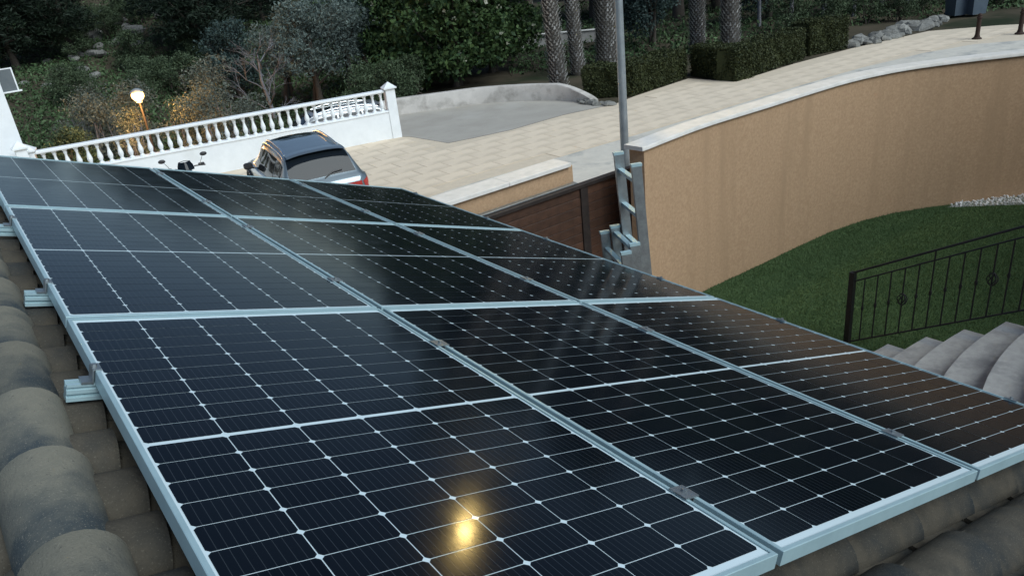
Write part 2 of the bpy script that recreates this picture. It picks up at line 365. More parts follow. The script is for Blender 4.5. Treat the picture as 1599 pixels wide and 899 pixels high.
# paving slabs (rows that can be told apart near the gate and car)
def slabs():
    sl = MB(); sl.bbox((0,0,.010),(.80,.53,.010),.003); me = sl.mesh('paving_slab', M['paving'])
    root = [o for o in COL.objects if o.name == 'paved_road'][0]
    cand = []
    ang = math.atan2(edge[2][1]-edge[1][1], edge[2][0]-edge[1][0])
    ca, sa = math.cos(ang), math.sin(ang); o0 = edge[2]
    sp = px((560,216),(640,216),(700,226),(800,206),(880,183),(960,167),(985,155),(1075,127),(1150,132),(1240,104),(1330,79),(1450,53),(1600,40),(1640,58)) + [tuple(p) for p in edge[::-1]] + [(4,8),(2.2,8),(2.2,20.2)]
    for i in range(-24,60):
        for j in range(-2,34):
            u = i*.81 + (.4 if j%2 else 0); v = .27+j*.54
            x = o0[0]+u*ca-v*sa; y = o0[1]+u*sa+v*ca
            cand.append((x,y))
    cx = np.array([c[0] for c in cand]); cy = np.array([c[1] for c in cand]); ok = np.ones(len(cx), bool)
    for dx in (-.42,.42):
        for dy in (-.28,.28): ok &= inpoly(cx+dx*ca-dy*sa, cy+dx*sa+dy*ca, sp)
    pts = [c for c,k in zip(cand,ok) if k]
    pts.sort(key=lambda p: (p[0]-CAM[0])**2+(p[1]-CAM[1])**2)
    vis = [p for p in pts if p[0] > 5 or p[1] > 15]
    near = vis[:290]; ns = set(near)
    for p in near:
        obj('paving_slab', me, root, (p[0],p[1],random.uniform(-.0015,.0015)), (0,0,ang))
    b = MB()
    for p in pts:
        if p not in ns: b.box((p[0],p[1],.010+random.uniform(-.001,.001)),(.80,.53,.010),ang)
    kind(b.build('paving_slabs', M['paving'], root), 'stuff')
slabs()

# ------------------------------------------------------------------ the house and its roof
cs, sn = math.cos(SLOPE), math.sin(SLOPE)
def roofp(u, v, h=0): return (u*cs+h*sn, v, ROOF0-u*sn+h*cs)
RX = -.175                                   # ridge line
house = tag(empty('house', (0,0,0)), 'house under the tiled roof that carries the solar panels', 'house')
hb = MB(); hb.box((.95,-.3,1.25),(3.8,11.4,2.5)); hb.box((-1.9,-.3,1.25),(1.9,11.4,2.5)); hb.build('wall', M['render'], house)
UE = 3.36; hdk = -.165
zr = ROOF0 + hdk*cs + .06 + .0
dk = MB()
hdk = -.205; A = roofp(UE,0,hdk); Rg = (RX, 0, A[2]+(A[0]-RX)*math.tan(SLOPE)); Lx = 2*RX-A[0]
sec = [(A[0],A[2]),(RX,Rg[2]),(Lx,A[2]),(Lx,A[2]-.12),(RX,Rg[2]-.14),(A[0],A[2]-.12)]
n = len(sec); P = [(x,-6.2,z) for x,z in sec]+[(x,5.62,z) for x,z in sec]
dk.add(P, [tuple(range(n)), tuple(range(2*n-1,n-1,-1))]+[(i,(i+1)%n,n+(i+1)%n,n+i) for i in range(n)])
roof = dk.build('roof', M['deck'], house)
def barrel(L, r0, r1, rise0, rise1, th=.014, nseg=10, arc=math.pi, flip=False):
    # tapered half tube along +x (from upper end x=0 to lower end x=L)
    rows = []
    for rr in (0, -th):
        for x, r, z in ((0,r0,rise0),(L*.5,(r0+r1)/2,(rise0+rise1)/2),(L,r1,rise1)):
            row = []
            for k in range(nseg+1):
                a = math.pi/2-arc/2+arc*k/nseg
                row.append((x, -(r+rr)*math.cos(a), z+(r+rr)*math.sin(a)-r))
            rows.append(row)
    b = MB(); m = nseg+1; P = [p for r in rows for p in r]; fs = []
    for i in (0,1):
        for k in range(nseg): fs.append((i*m+k,i*m+k+1,(i+1)*m+k+1,(i+1)*m+k)); o=3*m; fs.append((o+i*m+k,o+(i+1)*m+k,o+(i+1)*m+k+1,o+i*m+k+1))
    for k in range(nseg):
        fs.append((k,3*m+k,3*m+k+1,k+1)); fs.append((2*m+k,2*m+k+1,5*m+k+1,5*m+k))
    for e in (0,nseg):
        for i in (0,1): fs.append((i*m+e,(i+1)*m+e,3*m+(i+1)*m+e,3*m+i*m+e))
    if flip: P = [(p[0],p[1],-p[2]) for p in P]
    b.add(P, fs); return b
cover = barrel(.44,.085,.095,-.022,.0,arc=R_(158),nseg=12).mesh('roof_tile', M['tile'], 50)
coverS = barrel(.20,.089,.095,-.010,.0,arc=R_(158),nseg=12).mesh('roof_tile', M['tile'], 50)
panS = barrel(.20,.076,.066,.0,.010,flip=True).mesh('pan_tile', M['tile'], 50)
pan = barrel(.44,.078,.064,.0,.018,flip=True).mesh('pan_tile', M['tile'], 50)
PITCHV = .2052; V0 = .724
crest = -.088
def tile(kind_, u, v, side=1, batch=None, short=False):
    h = (crest if short else crest-.020) if kind_ == 'roof_tile' else (-.190 if short else -.204)
    du, dv, dr = random.uniform(-.008,.008), random.uniform(-.004,.004), random.uniform(-.012,.012)
    me = (coverS if short else cover) if kind_ == 'roof_tile' else (panS if short else pan)
    if side == 1: loc = Vector(roofp(u+du, v+dv, h)); rot = Euler((0,SLOPE,dr))
    else:
        p = roofp(u+du, v+dv, h); loc = Vector((2*RX-p[0],p[1],p[2])); rot = Euler((0,-SLOPE,math.pi+dr)); rot = (Matrix.Rotation(math.pi,4,'Z')@Euler((0,SLOPE,dr)).to_matrix().to_4x4()).to_euler()
    if batch is None: return obj(kind_, me, roof, loc, rot)
    Mx = Matrix.Translation(loc)@rot.to_matrix().to_4x4(); batch.append((me, Mx))
def joined(name, items, m):
    V=[];F=[];o=0
    b = MB()
    for me, Mx in items:
        vs_ = [Mx@v.co for v in me.vertices]; b.add(vs_, [tuple(p.vertices) for p in me.polygons])
    me = bpy.data.meshes.new(name); me.from_pydata(b.v,[],b.f); me.materials.append(m)
    me.polygons.foreach_set('use_smooth',[True]*len(me.polygons)); me.set_sharp_from_angle(angle=R_(50))
    return kind(obj(name, me, roof), 'stuff')
rest = []
for i in range(-14, 25):
    v = V0 + i*PITCHV
    if v > 5.62 or v < -2.2: continue
    for c in range(0, 9):
        u = -.43 + c*.375 + (.25 if c == 0 else 0)
        if u+.44 > 3.45: continue
        vis = (c <= 1 and v > .3) or (v <= .3 and v > -.75)
        for kd, dv in (('roof_tile',0),('pan_tile',PITCHV/2)):
            if vis and not (c == 0 and v < -.3): tile(kd, u, v+dv, short=(c == 0))
            else: tile(kd, u, v+dv, batch=rest, short=(c == 0))
        if c < 8:
            for kd, dv in (('roof_tile',0),('pan_tile',PITCHV/2)): tile(kd, -.43+c*.375+(.25 if c == 0 else 0), v+dv, -1, rest, c == 0)
joined('roof_tiles', rest, M['tile'])
# ridge caps, each lying over the one beyond it
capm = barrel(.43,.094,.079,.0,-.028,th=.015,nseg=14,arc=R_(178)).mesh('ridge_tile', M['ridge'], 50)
capz = ROOF0 + .004
k = 0
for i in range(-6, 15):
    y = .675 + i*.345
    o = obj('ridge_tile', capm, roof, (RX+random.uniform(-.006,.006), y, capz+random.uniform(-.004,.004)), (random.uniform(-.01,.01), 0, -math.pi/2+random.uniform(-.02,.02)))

# taller wing added out of view to shade the lawn and curved wall
wing = tag(empty('added_shade_wing', (13.0,-5.6,0)), 'two storey rendered wing added out of view to shade the garden', 'house')
MB().bbox((0,0,3.2),(8.0,7.0,6.4),.01).build('wall', M['render'], wing)
wr_ = MB(); wr_.add([(-4.4,-3.9,6.35),(4.4,-3.9,6.35),(4.4,3.9,6.35),(-4.4,3.9,6.35),(-1.5,0,7.8),(1.5,0,7.8)],[(0,3,2,1),(0,1,5,4),(1,2,5),(2,3,4,5),(3,0,4)]); wr_.build('roof', M['rooftile2'], wing)
for wx in (-2.2,0,2.2):
    wn_ = MB().box((wx,3.515,4.4),(1.2,.06,1.3)).build('window', M['white'], wing); MB().box((wx,3.555,4.4),(1.04,.03,1.14)).build('pane', M['glass'], wn_)

# ------------------------------------------------------------------ solar array
PW, PG, PH, PGV = 1.038, .02, 1.755, .015
FT, FL = .035, .011                          # frame depth, lip
def frame_mesh():
    b = MB()
    z0, z1 = 0, FT
    # outer ring profile: mitred hollow frame with lip (cross-section swept round the rectangle)
    prof = [(0,0),(0,z1-.0015),(.0015,z1),(FL,z1),(FL,z1-.0025),(.0035,z1-.006),(.0035,.0025),(.024,.0025),(.024,0)]
    rings = []
    for o, z in prof: rings.append([(o,o,z),(PW-o,o,z),(PW-o,PH-o,z),(o,PH-o,z)])
    m = len(prof); P = [p for r in rings for p in r]
    fs = [(a*4+k, a*4+(k+1)%4, ((a+1)%m)*4+(k+1)%4, ((a+1)%m)*4+k) for a in range(m) for k in range(4)]
    b.add(P, fs); return b.mesh('frame', M['alu'])
frame_me = frame_mesh()
zb = FT-.0045
bs = MB(); bs.box((PW/2,PH/2,zb-.002),(PW-.009,PH-.009,.004)); back_me = bs.mesh('backsheet', M['back'])
CW, CH, CP, CR = .1648, .0813, .1674, .0838
def cell_poly(c=.0072):
    x, y = CW/2, CH/2
    return [(-x+c,-y),(x-c,-y),(x,-y+c),(x,y-c),(x-c,y),(-x+c,y),(-x,y-c),(-x,-y+c)]
cb = MB(); cb.prism(cell_poly(), 0, .0006); cell_me = cb.mesh('solar_cell', M['cell'])
def cell_spots():
    for half in (0,1):
        for r in range(10):
            for c in range(6):
                x = PW/2 + (c-2.5)*CP
                y = PH/2 + (1 if half else -1)*(.0062 + CR/2 + r*CR)
                yield x, y
rowname = ['foremost row nearest the roof tiles', 'middle row', 'rear row beside the parked car']
colname = ['along the ridge tiles', 'in the centre column', 'on the eave side']
bx_all = MB()
for x, y in cell_spots(): bx_all.prism([(p[0]+x,p[1]+y) for p in cell_poly()], 0, .0006)
cells_joined = bx_all.mesh('solar_cells', M['cell'])
for j in range(3):
    for i in range(3):
        u0, v0 = i*(PW+PG), j*(PH+PGV)
        p = tag(empty('solar_panel', roofp(u0, v0, -FT), (0, SLOPE, 0)),
            'black framed-in-silver solar panel %s, %s' % (colname[i], rowname[j]), 'solar panel', 'solar panels on the tiled roof')
        p['label'] = 'dark solar panel with silver frame, %s, %s' % (colname[i], rowname[j])
        obj('frame', frame_me, p); bk = obj('backsheet', back_me, p)
        if j < 2:
            for x, y in cell_spots(): obj('solar_cell', cell_me, p, (x, y, zb+.0002))
        else: kind(obj('solar_cells', cells_joined, p, (0,0,zb+.0002)), 'stuff')
AW = 3*PW+2*PG
RAILV = [.262, 1.338, 2.165, 3.235, 3.95, 5.03]
rp = []
wv, hh = .020, .045
rp = [(-wv,0),(wv,0),(wv,.010),(.013,.012),(.013,.018),(wv,.020),(wv,.030),(.015,.032),(.015,.036),(wv,.038),(wv,hh),(.006,hh),(.006,.034),(-.006,.034),(-.006,hh),(-wv,hh),(-wv,.038),(-.015,.036),(-.015,.032),(-wv,.030),(-wv,.020),(-.013,.018),(-.013,.012),(-wv,.010)]
rb = MB(); rb.extrude_x(rp, -.062, AW+.05); rail_me = rb.mesh('mounting_rail', M['alu'])
ec = MB(); ec.extrude_x([(-.02,0),(.02,0),(.02,.0035),(-.02,.0035)], -.0035, .010)
end_lip = MB()
def endclamp_mesh():
    b = MB(); b.box((.004,0,FT+.0018),(.020,.046,.0035)); b.box((-.0045,0,FT/2+.0),(.004,.046,FT+.002)); b.box((-.018,0,.003),(.024,.046,.005)); return b.mesh('clamp_body', M['alu_old'])
def bolt_mesh(z):
    b = MB(); b.lathe([(.0068,z),(.0068,z+.007),(.0045,z+.0075)],6); return b.mesh('bolt', M['alu_old'])
endm, midb = endclamp_mesh(), MB()
midb.box((0,0,FT+.0022),(.048,.052,.004)); midb.box((-.008,0,FT/2),(.003,.05,FT)); midb.box((.008,0,FT/2),(.003,.05,FT)); midm = midb.mesh('clamp_body', M['alu_old'])
bm_end, bm_mid = bolt_mesh(FT+.0036), bolt_mesh(FT+.0042)
railnm = ['foremost','second','third','fourth','fifth','rearmost']
for r, v in enumerate(RAILV):
    o = obj('mounting_rail', rail_me, None, roofp(0, v, -FT-hh), (0,SLOPE,0))
    tag(o, 'aluminium mounting rail under the panels, %s counting from the roof tiles' % railnm[r], 'rail', 'mounting rails')
    for nm, u, me, bme, rz in (('end_clamp',0,endm,bm_end,0),('end_clamp',AW,endm,bm_end,math.pi),('mid_clamp',PW+PG/2,midm,bm_mid,0),('mid_clamp',2*PW+1.5*PG,midm,bm_mid,0)):
        Mx = Euler((0,SLOPE,0)).to_matrix()@Matrix.Rotation(rz,3,'Z')
        e = empty(nm, roofp(u, v, -FT), Mx.to_euler())
        where = {0:'outer edge by the ridge tiles'}.get(u, 'outer edge on the eave side' if u == AW else ('seam nearer the ridge' if u < 1.5 else 'seam nearer the eave'))
        tag(e, 'small metal clamp on the panel %s, %s rail' % (where, railnm[r]), 'clamp', 'panel clamps')
        obj('clamp_body', me, e); obj('bolt', bme, e)

# ------------------------------------------------------------------ curved tan garden wall
def smooth_path(p, k=5):
    out = []
    for i in range(len(p)-1):
        a,b,c,d = p[max(i-1,0)],p[i],p[i+1],p[min(i+2,len(p)-1)]
        for s in range(k):
            t=s/k; out.append(tuple(.5*((2*b[q])+(-a[q]+c[q])*t+(2*a[q]-5*b[q]+4*c[q]-d[q])*t*t+(-a[q]+3*b[q]-3*c[q]+d[q])*t**3) for q in (0,1)))
    out.append(tuple(p[-1])); return out
gw = tag(empty('garden_wall', (8.8,5.6,0)), 'tall tan rendered garden wall curving round the lawn with white coping', 'wall')
wp = [(x-8.8,y-5.6) for x,y in smooth_path(WALL)]
MB().sweep(wp, [(0,-.02),(0,2.34),(.22,2.34),(.22,-.02)]).build('wall', M['tan'], gw, smooth=50)
wc = [(wp[0][0]-.06, wp[0][1])]+wp[1:]
MB().sweep(wc, [(-.035,2.342),(-.035,2.385),(-.03,2.392),(.25,2.392),(.255,2.385),(.255,2.342)]).build('coping', M['coping'], gw, smooth=40)

# low tan wall outside the gate
lw = tag(empty('low_wall', (4,6.55,0)), 'tan rendered boundary wall with white coping behind the brown gate', 'wall')
MB().bbox((.0,0,1.06),(4.0,.24,2.10),.004).build('wall', M['tan'], lw)
x = -1.98
while x < 1.9:
    l = min(.98, 2.03-x)
    MB().bbox((x+l/2,0,2.137),(l-.004,.34,.052),.004).build('coping', M['coping'], lw); x += .98
# sliding gate
gt = tag(empty('sliding_gate', (2.6,6.22,0)), 'brown sliding gate of horizontal planks in a dark metal frame', 'gate')
pl = MB(); pl.bbox((0,0,0),(1,.028,.118),.003); 
GX = [(0.05,3.30),(3.42,5.05)]
for a,b in GX:
    plm = MB().bbox((0,0,0),(b-a,.028,.113),.003).mesh('plank', M['plank'])
    for i in range(15): obj('plank', plm, gt, ((a+b)/2, random.uniform(-.002,.002), .15+i*.1185))
for a,b in ((0,.05),(3.30,3.42),(5.05,5.11)): MB().bbox(((a+b)/2,0,.945),(b-a,.07,1.85),.004).build('post', M['gatemetal'], gt)
MB().bbox((2.555,0,1.895),(5.12,.09,.05),.004).build('top_rail', M['gatemetal'], gt)
MB().bbox((2.555,0,.06),(5.12,.08,.08),.004).build('bottom_rail', M['gatemetal'], gt)
# aluminium cover strip on the guide rail over the parked half of the gate
MB().bbox((1.65,.055,1.931),(3.3,.08,.016),.003).build('guide_strip', M['alu_old'], gt)

# ------------------------------------------------------------------ street lamp with lit head
sp_ = (7.30,6.80)
st = tag(empty('street_lamp', (*sp_,0)), 'tall grey galvanised street lamp pole rising behind the gate', 'street lamp')
MB().tube([(0,0,0),(0,0,1.2),(0,0,6.6)],[.066,.060,.048],20).build('column', M['galv'], st, smooth=40)
MB().lathe([(.16,0),(.16,.02),(.07,.03),(.07,.12)],16).build('base_plate', M['galv'], st, smooth=40)
arm = MB().tube([(0,0,6.55),(.02,.05,6.72),(.10,.16,6.86),(.2,.32,6.90)],[.045,.04,.035,.03],12).build('arm', M['galv'], st, smooth=40)
LH = (.26,.42,6.90); la = math.atan2(.16,.10)
hd = MB().bbox((LH[0],LH[1],LH[2]+.03),(.5,.2,.09),.03,la).build('lamp_head', M['galv'], st, smooth=30)
MB().bbox((LH[0],LH[1],LH[2]-.035),(.38,.15,.05),.015,la).build('lens', M['lamphead'], st, smooth=30)

# ------------------------------------------------------------------ ladder
ld_az = R_(25); ldir = np.array([math.sin(ld_az), math.cos(ld_az)])     # rung direction
lean = np.array([-math.cos(ld_az), math.sin(ld_az)])                    # towards the house
lb = np.array([3.635, 2.795])
ladder = tag(empty('ladder', (lb[0],lb[1],0)), 'aluminium extension ladder standing against the eave in front of the gate', 'ladder')
def lsection(off, z0, z1, wdt, first, nm):
    b = []
    tilt = .062
    def q(w_, z, o): p = ldir*w_ + lean*(tilt*z + o); return (p[0],p[1],z)
    for sgn in (-1,1):
        m = MB(); P = []
        for z in (z0,z1):
            for dw, do in ((-.0125,-.034),(.0125,-.034),(.0125,.034),(-.0125,.034)): P.append(q(sgn*wdt/2+dw, z, off+do))
        m.add(P, [(3,2,1,0),(4,5,6,7)]+[(i,(i+1)%4,4+(i+1)%4,4+i) for i in range(4)])
        s_ = m.build('stile', M['alu_old'], ladder)
        c = MB(); P=[]
        for z in (z1,z1+.02):
            for dw, do in ((-.015,-.037),(.015,-.037),(.015,.037),(-.015,.037)): P.append(q(sgn*wdt/2+dw, z, off+do))
        c.add(P, [(3,2,1,0),(4,5,6,7)]+[(i,(i+1)%4,4+(i+1)%4,4+i) for i in range(4)]).build('end_cap', M['alu'], s_)
    z = first
    while z < z1-.03:
        if z > z0+.05:
            m = MB(); P=[]
            for sgn in (-1,1):
                for do,dz in ((-.018,-.012),(.018,-.012),(.018,.014),(-.018,.014)): P.append(q(sgn*(wdt/2-.0125), z+dz, off+do))
            m.add(P, [(3,2,1,0),(4,5,6,7)]+[(i,(i+1)%4,4+(i+1)%4,4+i) for i in range(4)]).build('rung', M['alu'], ladder)
        z += .25
lsection(.150, 0.0, 2.74, .44, .12, 'a')
lsection(.075, .25, 2.78, .39, .24, 'b')
lsection(0.0, .55, 3.32, .34, .46, 'c')

# ------------------------------------------------------------------ garden steps and iron railing
stp = tag(empty('garden_steps', (7.0,2.2,0)), 'curved pale stone steps climbing beside the lawn', 'steps')
corners = [(7.52,2.95),(7.64,2.60),(7.74,2.27),(7.84,1.93),(7.92,1.58),(7.96,1.22)]
for i,(ex,ey) in enumerate(corners):
    # a wedge tread with a rounded nosing towards the lawn
    nos = []
    for k_ in range(13):
        t = k_/12; xx = ex-2.6*t; yy = ey + .16*math.sin(min(1,t*1.15)*math.pi*.5)*1.0 - .62*t*t
        nos.append((xx-7.0, yy-2.2))
    nos = [(ex-7.0,ey-2.2)]+nos[1:]
    back = [(nos[-1][0], -1.9-.2), (ex+.06-7.0, -1.9-.2)]
    z1 = .17*(i+1)
    b = MB().prism(nos+back, z1-.17+.001 if i else 0, z1-.035); o = b.build('step', M['step'], stp)
    ns_ = [(p[0]+(.02 if k_ == 0 else 0), p[1]+.025) for k_,p in enumerate(nos)]
    MB().prism(ns_+[(back[0][0],back[0][1]),(back[1][0]+.02,back[1][1])], z1-.035, z1).build('tread', M['step'], o)
rl = tag(empty('iron_railing', (7.47,3.42,0)), 'black wrought iron railing with basket balusters beside the stone steps', 'railing')
pA = np.array([7.47,3.42]); pB = np.array([7.80,1.62]); 
def rpnt(t, z): p = pA+(pB-pA)*t; return (p[0]-pA[0], p[1]-pA[1], z)
topz = lambda t: .955+t*.97
subz = lambda t: topz(t)-.115
botz = lambda t: .06+t*.93
MB().box((0,0,.48),(.06,.06,.96)).build('post', M['iron'], rl)
pe = rpnt(.965,0); MB().box((pe[0],pe[1],.68+.42),(.06,.06,.84)).build('post', M['iron'], rl)
for nm, fz, rr in (('top_rail',topz,.013),('middle_rail',subz,.009),('bottom_rail',botz,.010)):
    MB().tube([rpnt(0,fz(0)),rpnt(1.25,fz(1.25))],rr,6).build(nm, M['iron'], rl)
NB = 17
for i in range(1,NB):
    t = i*.0735
    tall = i % 6 == 0
    m = MB().tube([rpnt(t,botz(t)),rpnt(t,(topz if tall else subz)(t))],.0085,6)
    o = m.build('baluster', M['iron'], rl)
    zm = (botz(t)+subz(t))/2 + .02
    if i % 6 == 4:
        bk = MB()
        for a in range(6):
            th = a*math.pi/3; c = rpnt(t,0)
            bk.tube([(c[0]+math.cos(th+s*1.6)*.052*math.sin(math.pi*s)**.8, c[1]+math.sin(th+s*1.6)*.052*math.sin(math.pi*s)**.8, zm-.075+.15*s) for s in np.linspace(0.001,.999,8)],.0055,5)
        bk.build('basket', M['iron'], o, smooth=40)
    else:
        c = rpnt(t,0); MB().lathe([(.009,zm-.03),(.016,zm-.012),(.016,zm+.012),(.009,zm+.03)],8,(c[0],c[1],0)).build('collar', M['iron'], o, smooth=40)
# small lawn spotlight and black one on the gravel
p = pix(1521,307); sp1 = tag(empty('garden_spotlight', (p[0],p[1],.008)), 'small round white spotlight sunk in the lawn near the gravel', 'spotlight')
MB().lathe([(.085,0),(.085,.028),(.07,.036)],20).build('ring', M['chrome'], sp1, smooth=40); MB().lathe([(.066,.030),(.066,.040),(.02,.043)],20).build('lens', M['plate'], sp1, smooth=40)
p = pix(1581,299); sp2 = tag(empty('garden_spotlight', (p[0],p[1],.02)), 'small black spotlight standing on the white gravel', 'spotlight')
MB().tube([(0,0,0),(0,0,.08)],.012,8).build('stake', M['plastic'], sp2); MB().tube([(-.05,0,.10),(.05,.0,.13)],[.04,.05],12).build('lamp_body', M['plastic'], sp2, smooth=40)

# ------------------------------------------------------------------ white balustrade wall
B0, B1 = np.array([1.25,20.93]), np.array([10.10,18.95]); BL = np.linalg.norm(B1-B0); ba = math.atan2(B1[1]-B0[1], B1[0]-B0[0])
bw = tag(empty('balustrade_wall', (B0[0],B0[1],0), (0,0,ba)), 'white rendered wall with a classical baluster railing behind the car', 'balustrade')
MB().bbox((BL/2,0,.30),(BL,.22,.90),.006).build('wall', M['white'], bw)
MB().bbox((BL/2,0,.778),(BL,.26,.055),.012).build('plinth_rail', M['white'], bw)
MB().bbox((BL/2-.1,0,1.345),(BL-.1,.24,.075),.018).build('handrail', M['white'], bw)
prof = [(.062,.806),(.062,.835),(.045,.84),(.035,.86),(.060,.93),(.066,.975),(.052,1.04),(.033,1.12),(.030,1.19),(.044,1.215),(.044,1.235),(.034,1.245),(.058,1.272),(.058,1.306)]
bal = MB().lathe(prof,12).mesh('baluster', M['white'], 35)
nb = 37
for i in range(nb): obj('baluster', bal, bw, (.30+i*(BL-.55)/(nb-1)+random.uniform(-.006,.006),random.uniform(-.006,.006),0), (0,0,random.uniform(0,.5)))
def pillar(x, h, wd, parent):
    o = MB().bbox((x,0,h/2-.08),(wd,wd,h+.0),.008).build('pillar', M['white'], parent)
    MB().bbox((x,0,h-.055),(wd+.10,wd+.10,.05),.008).build('cap_slab', M['white'], o)
    c = MB(); a = wd/2+.035; c.add([(x-a,-a,h-.03),(x+a,-a,h-.03),(x+a,a,h-.03),(x-a,a,h-.03),(x,0,h+.11)],[(0,3,2,1),(0,1,4),(1,2,4),(2,3,4),(3,0,4)]); c.build('cap', M['white'], o)
pillar(BL+.02, 1.47, .27, bw)
pillar(.0, 1.47, .27, bw)
pp = pix(25,222,1.5); 
gp2 = tag(empty('gate_pier', (pp[0]-.06,pp[1]-1.5,0)), 'white pier with pyramid cap where the balustrade meets the pale house', 'pier')
pillar(0, 1.62, .24, gp2)

# ------------------------------------------------------------------ neighbouring pale house at the left
cn = pix(36,226,1.55)
nh = tag(empty('neighbour_house', (cn[0],cn[1],0)), 'pale grey rendered house corner at the end of the balustrade', 'house')
nw = MB(); nw.bbox((-4.0,3.0,2.9),(8.0,6.0,6.2),.01); nw.build('wall', M['white'], nh)
nr = MB(); nr.add([(-8.4,-.4,6.0),(.4,-.4,6.0),(.4,6.4,6.0),(-8.4,6.4,6.0),(-4,3,7.6)],[(0,3,2,1),(0,1,4),(1,2,4),(2,3,4),(3,0,4)]); nr.build('roof', M['rooftile2'], nh)
bal_ = MB().bbox((.16,.32,3.02),(.32,.03,.50),.004).build('balcony_screen', M['greyglass'], nh)
MB().box((.335,.32,3.02),(.03,.05,.56)).build('frame', M['white'], bal_); MB().box((.18,.32,2.755),(.46,.07,.035)).build('ledge', M['white'], bal_); MB().box((.16,.32,3.285),(.32,.045,.025)).build('frame', M['white'], bal_)
MB().bbox((.02,.32,3.6),(.12,.2,.25),.02).build('wall_lamp', M['tan'], nh)
wn = MB().box((-3,-.02,3.6),(1.2,.06,1.2)).build('window', M['white'], nh); MB().box((-3,-.055,3.6),(1.05,.02,1.05)).build('pane', M['glass'], wn)

# ------------------------------------------------------------------ cars
def catmull(xs, ys, x):
    i = max(0, min(len(xs)-2, np.searchsorted(xs, x)-1)); t = (x-xs[i])/(xs[i+1]-xs[i])
    # monotone-ish cubic
    def slope(k):
        if k == 0 or k == len(xs)-1: return 0 if False else (ys[min(k+1,len(xs)-1)]-ys[max(k-1,0)])/(xs[min(k+1,len(xs)-1)]-xs[max(k-1,0)])
        a=(ys[k]-ys[k-1])/(xs[k]-xs[k-1]); b=(ys[k+1]-ys[k])/(xs[k+1]-xs[k])
        return 0 if a*b <= 0 else 2*a*b/(a+b)
    h = xs[i+1]-xs[i]; m0, m1 = slope(i)*h, slope(i+1)*h
    return (2*t**3-3*t*t+1)*ys[i]+(t**3-2*t*t+t)*m0+(-2*t**3+3*t*t)*ys[i+1]+(t**3-t*t)*m1
# stations along the car (y; front positive): belt width, belt height, roof half width, roof height, lower width
ST = np.array([
 [-2.30,.74,.92,.70,.95,.70],
 [-2.23,.87,.99,.79,1.04,.85],
 [-2.12,.905,1.03,.75,1.12,.90],
 [-1.97,.925,1.045,.71,1.33,.925],
 [-1.80,.93,1.045,.67,1.52,.935],
 [-1.58,.93,1.04,.64,1.605,.94],
 [-1.0,.935,1.03,.615,1.635,.945],
 [-.3,.935,1.02,.62,1.655,.945],
 [.25,.935,1.01,.615,1.635,.945],
 [.60,.93,1.005,.61,1.555,.945],
 [1.00,.925,1.00,.66,1.28,.94],
 [1.32,.92,.99,.74,1.065,.935],
 [1.75,.89,.945,.72,.99,.92],
 [2.10,.82,.86,.66,.90,.86],
 [2.28,.70,.74,.56,.78,.74],
 [2.34,.60,.62,.48,.66,.64]])
def car_section(y):
    wb,zb_,wr,zr_,wl = [catmull(ST[:,0],ST[:,k],y) for k in range(1,6)]
    zsill = .26+.10*max(0,(abs(y)-1.9))/.4
    pts = [(0,zsill),(wl-.12,zsill),(wl-.02,zsill+.10),(wl,.56),(wb+.012,zb_-.10),(wb-.012,zb_-.015),(wb-.05,zb_)]
    h = zr_-zb_
    for t in (.2,.4,.6,.8): pts.append((wb-.05+(wr-wb+.05)*(t**1.15), zb_+h*.94*t))
    pts += [(wr-.005, zb_+h*.95),(wr-.05,zb_+h*.985),(wr*.6,zr_+.012*min(1,h*3)),(0,zr_+.022*min(1,h*3))]
    return pts
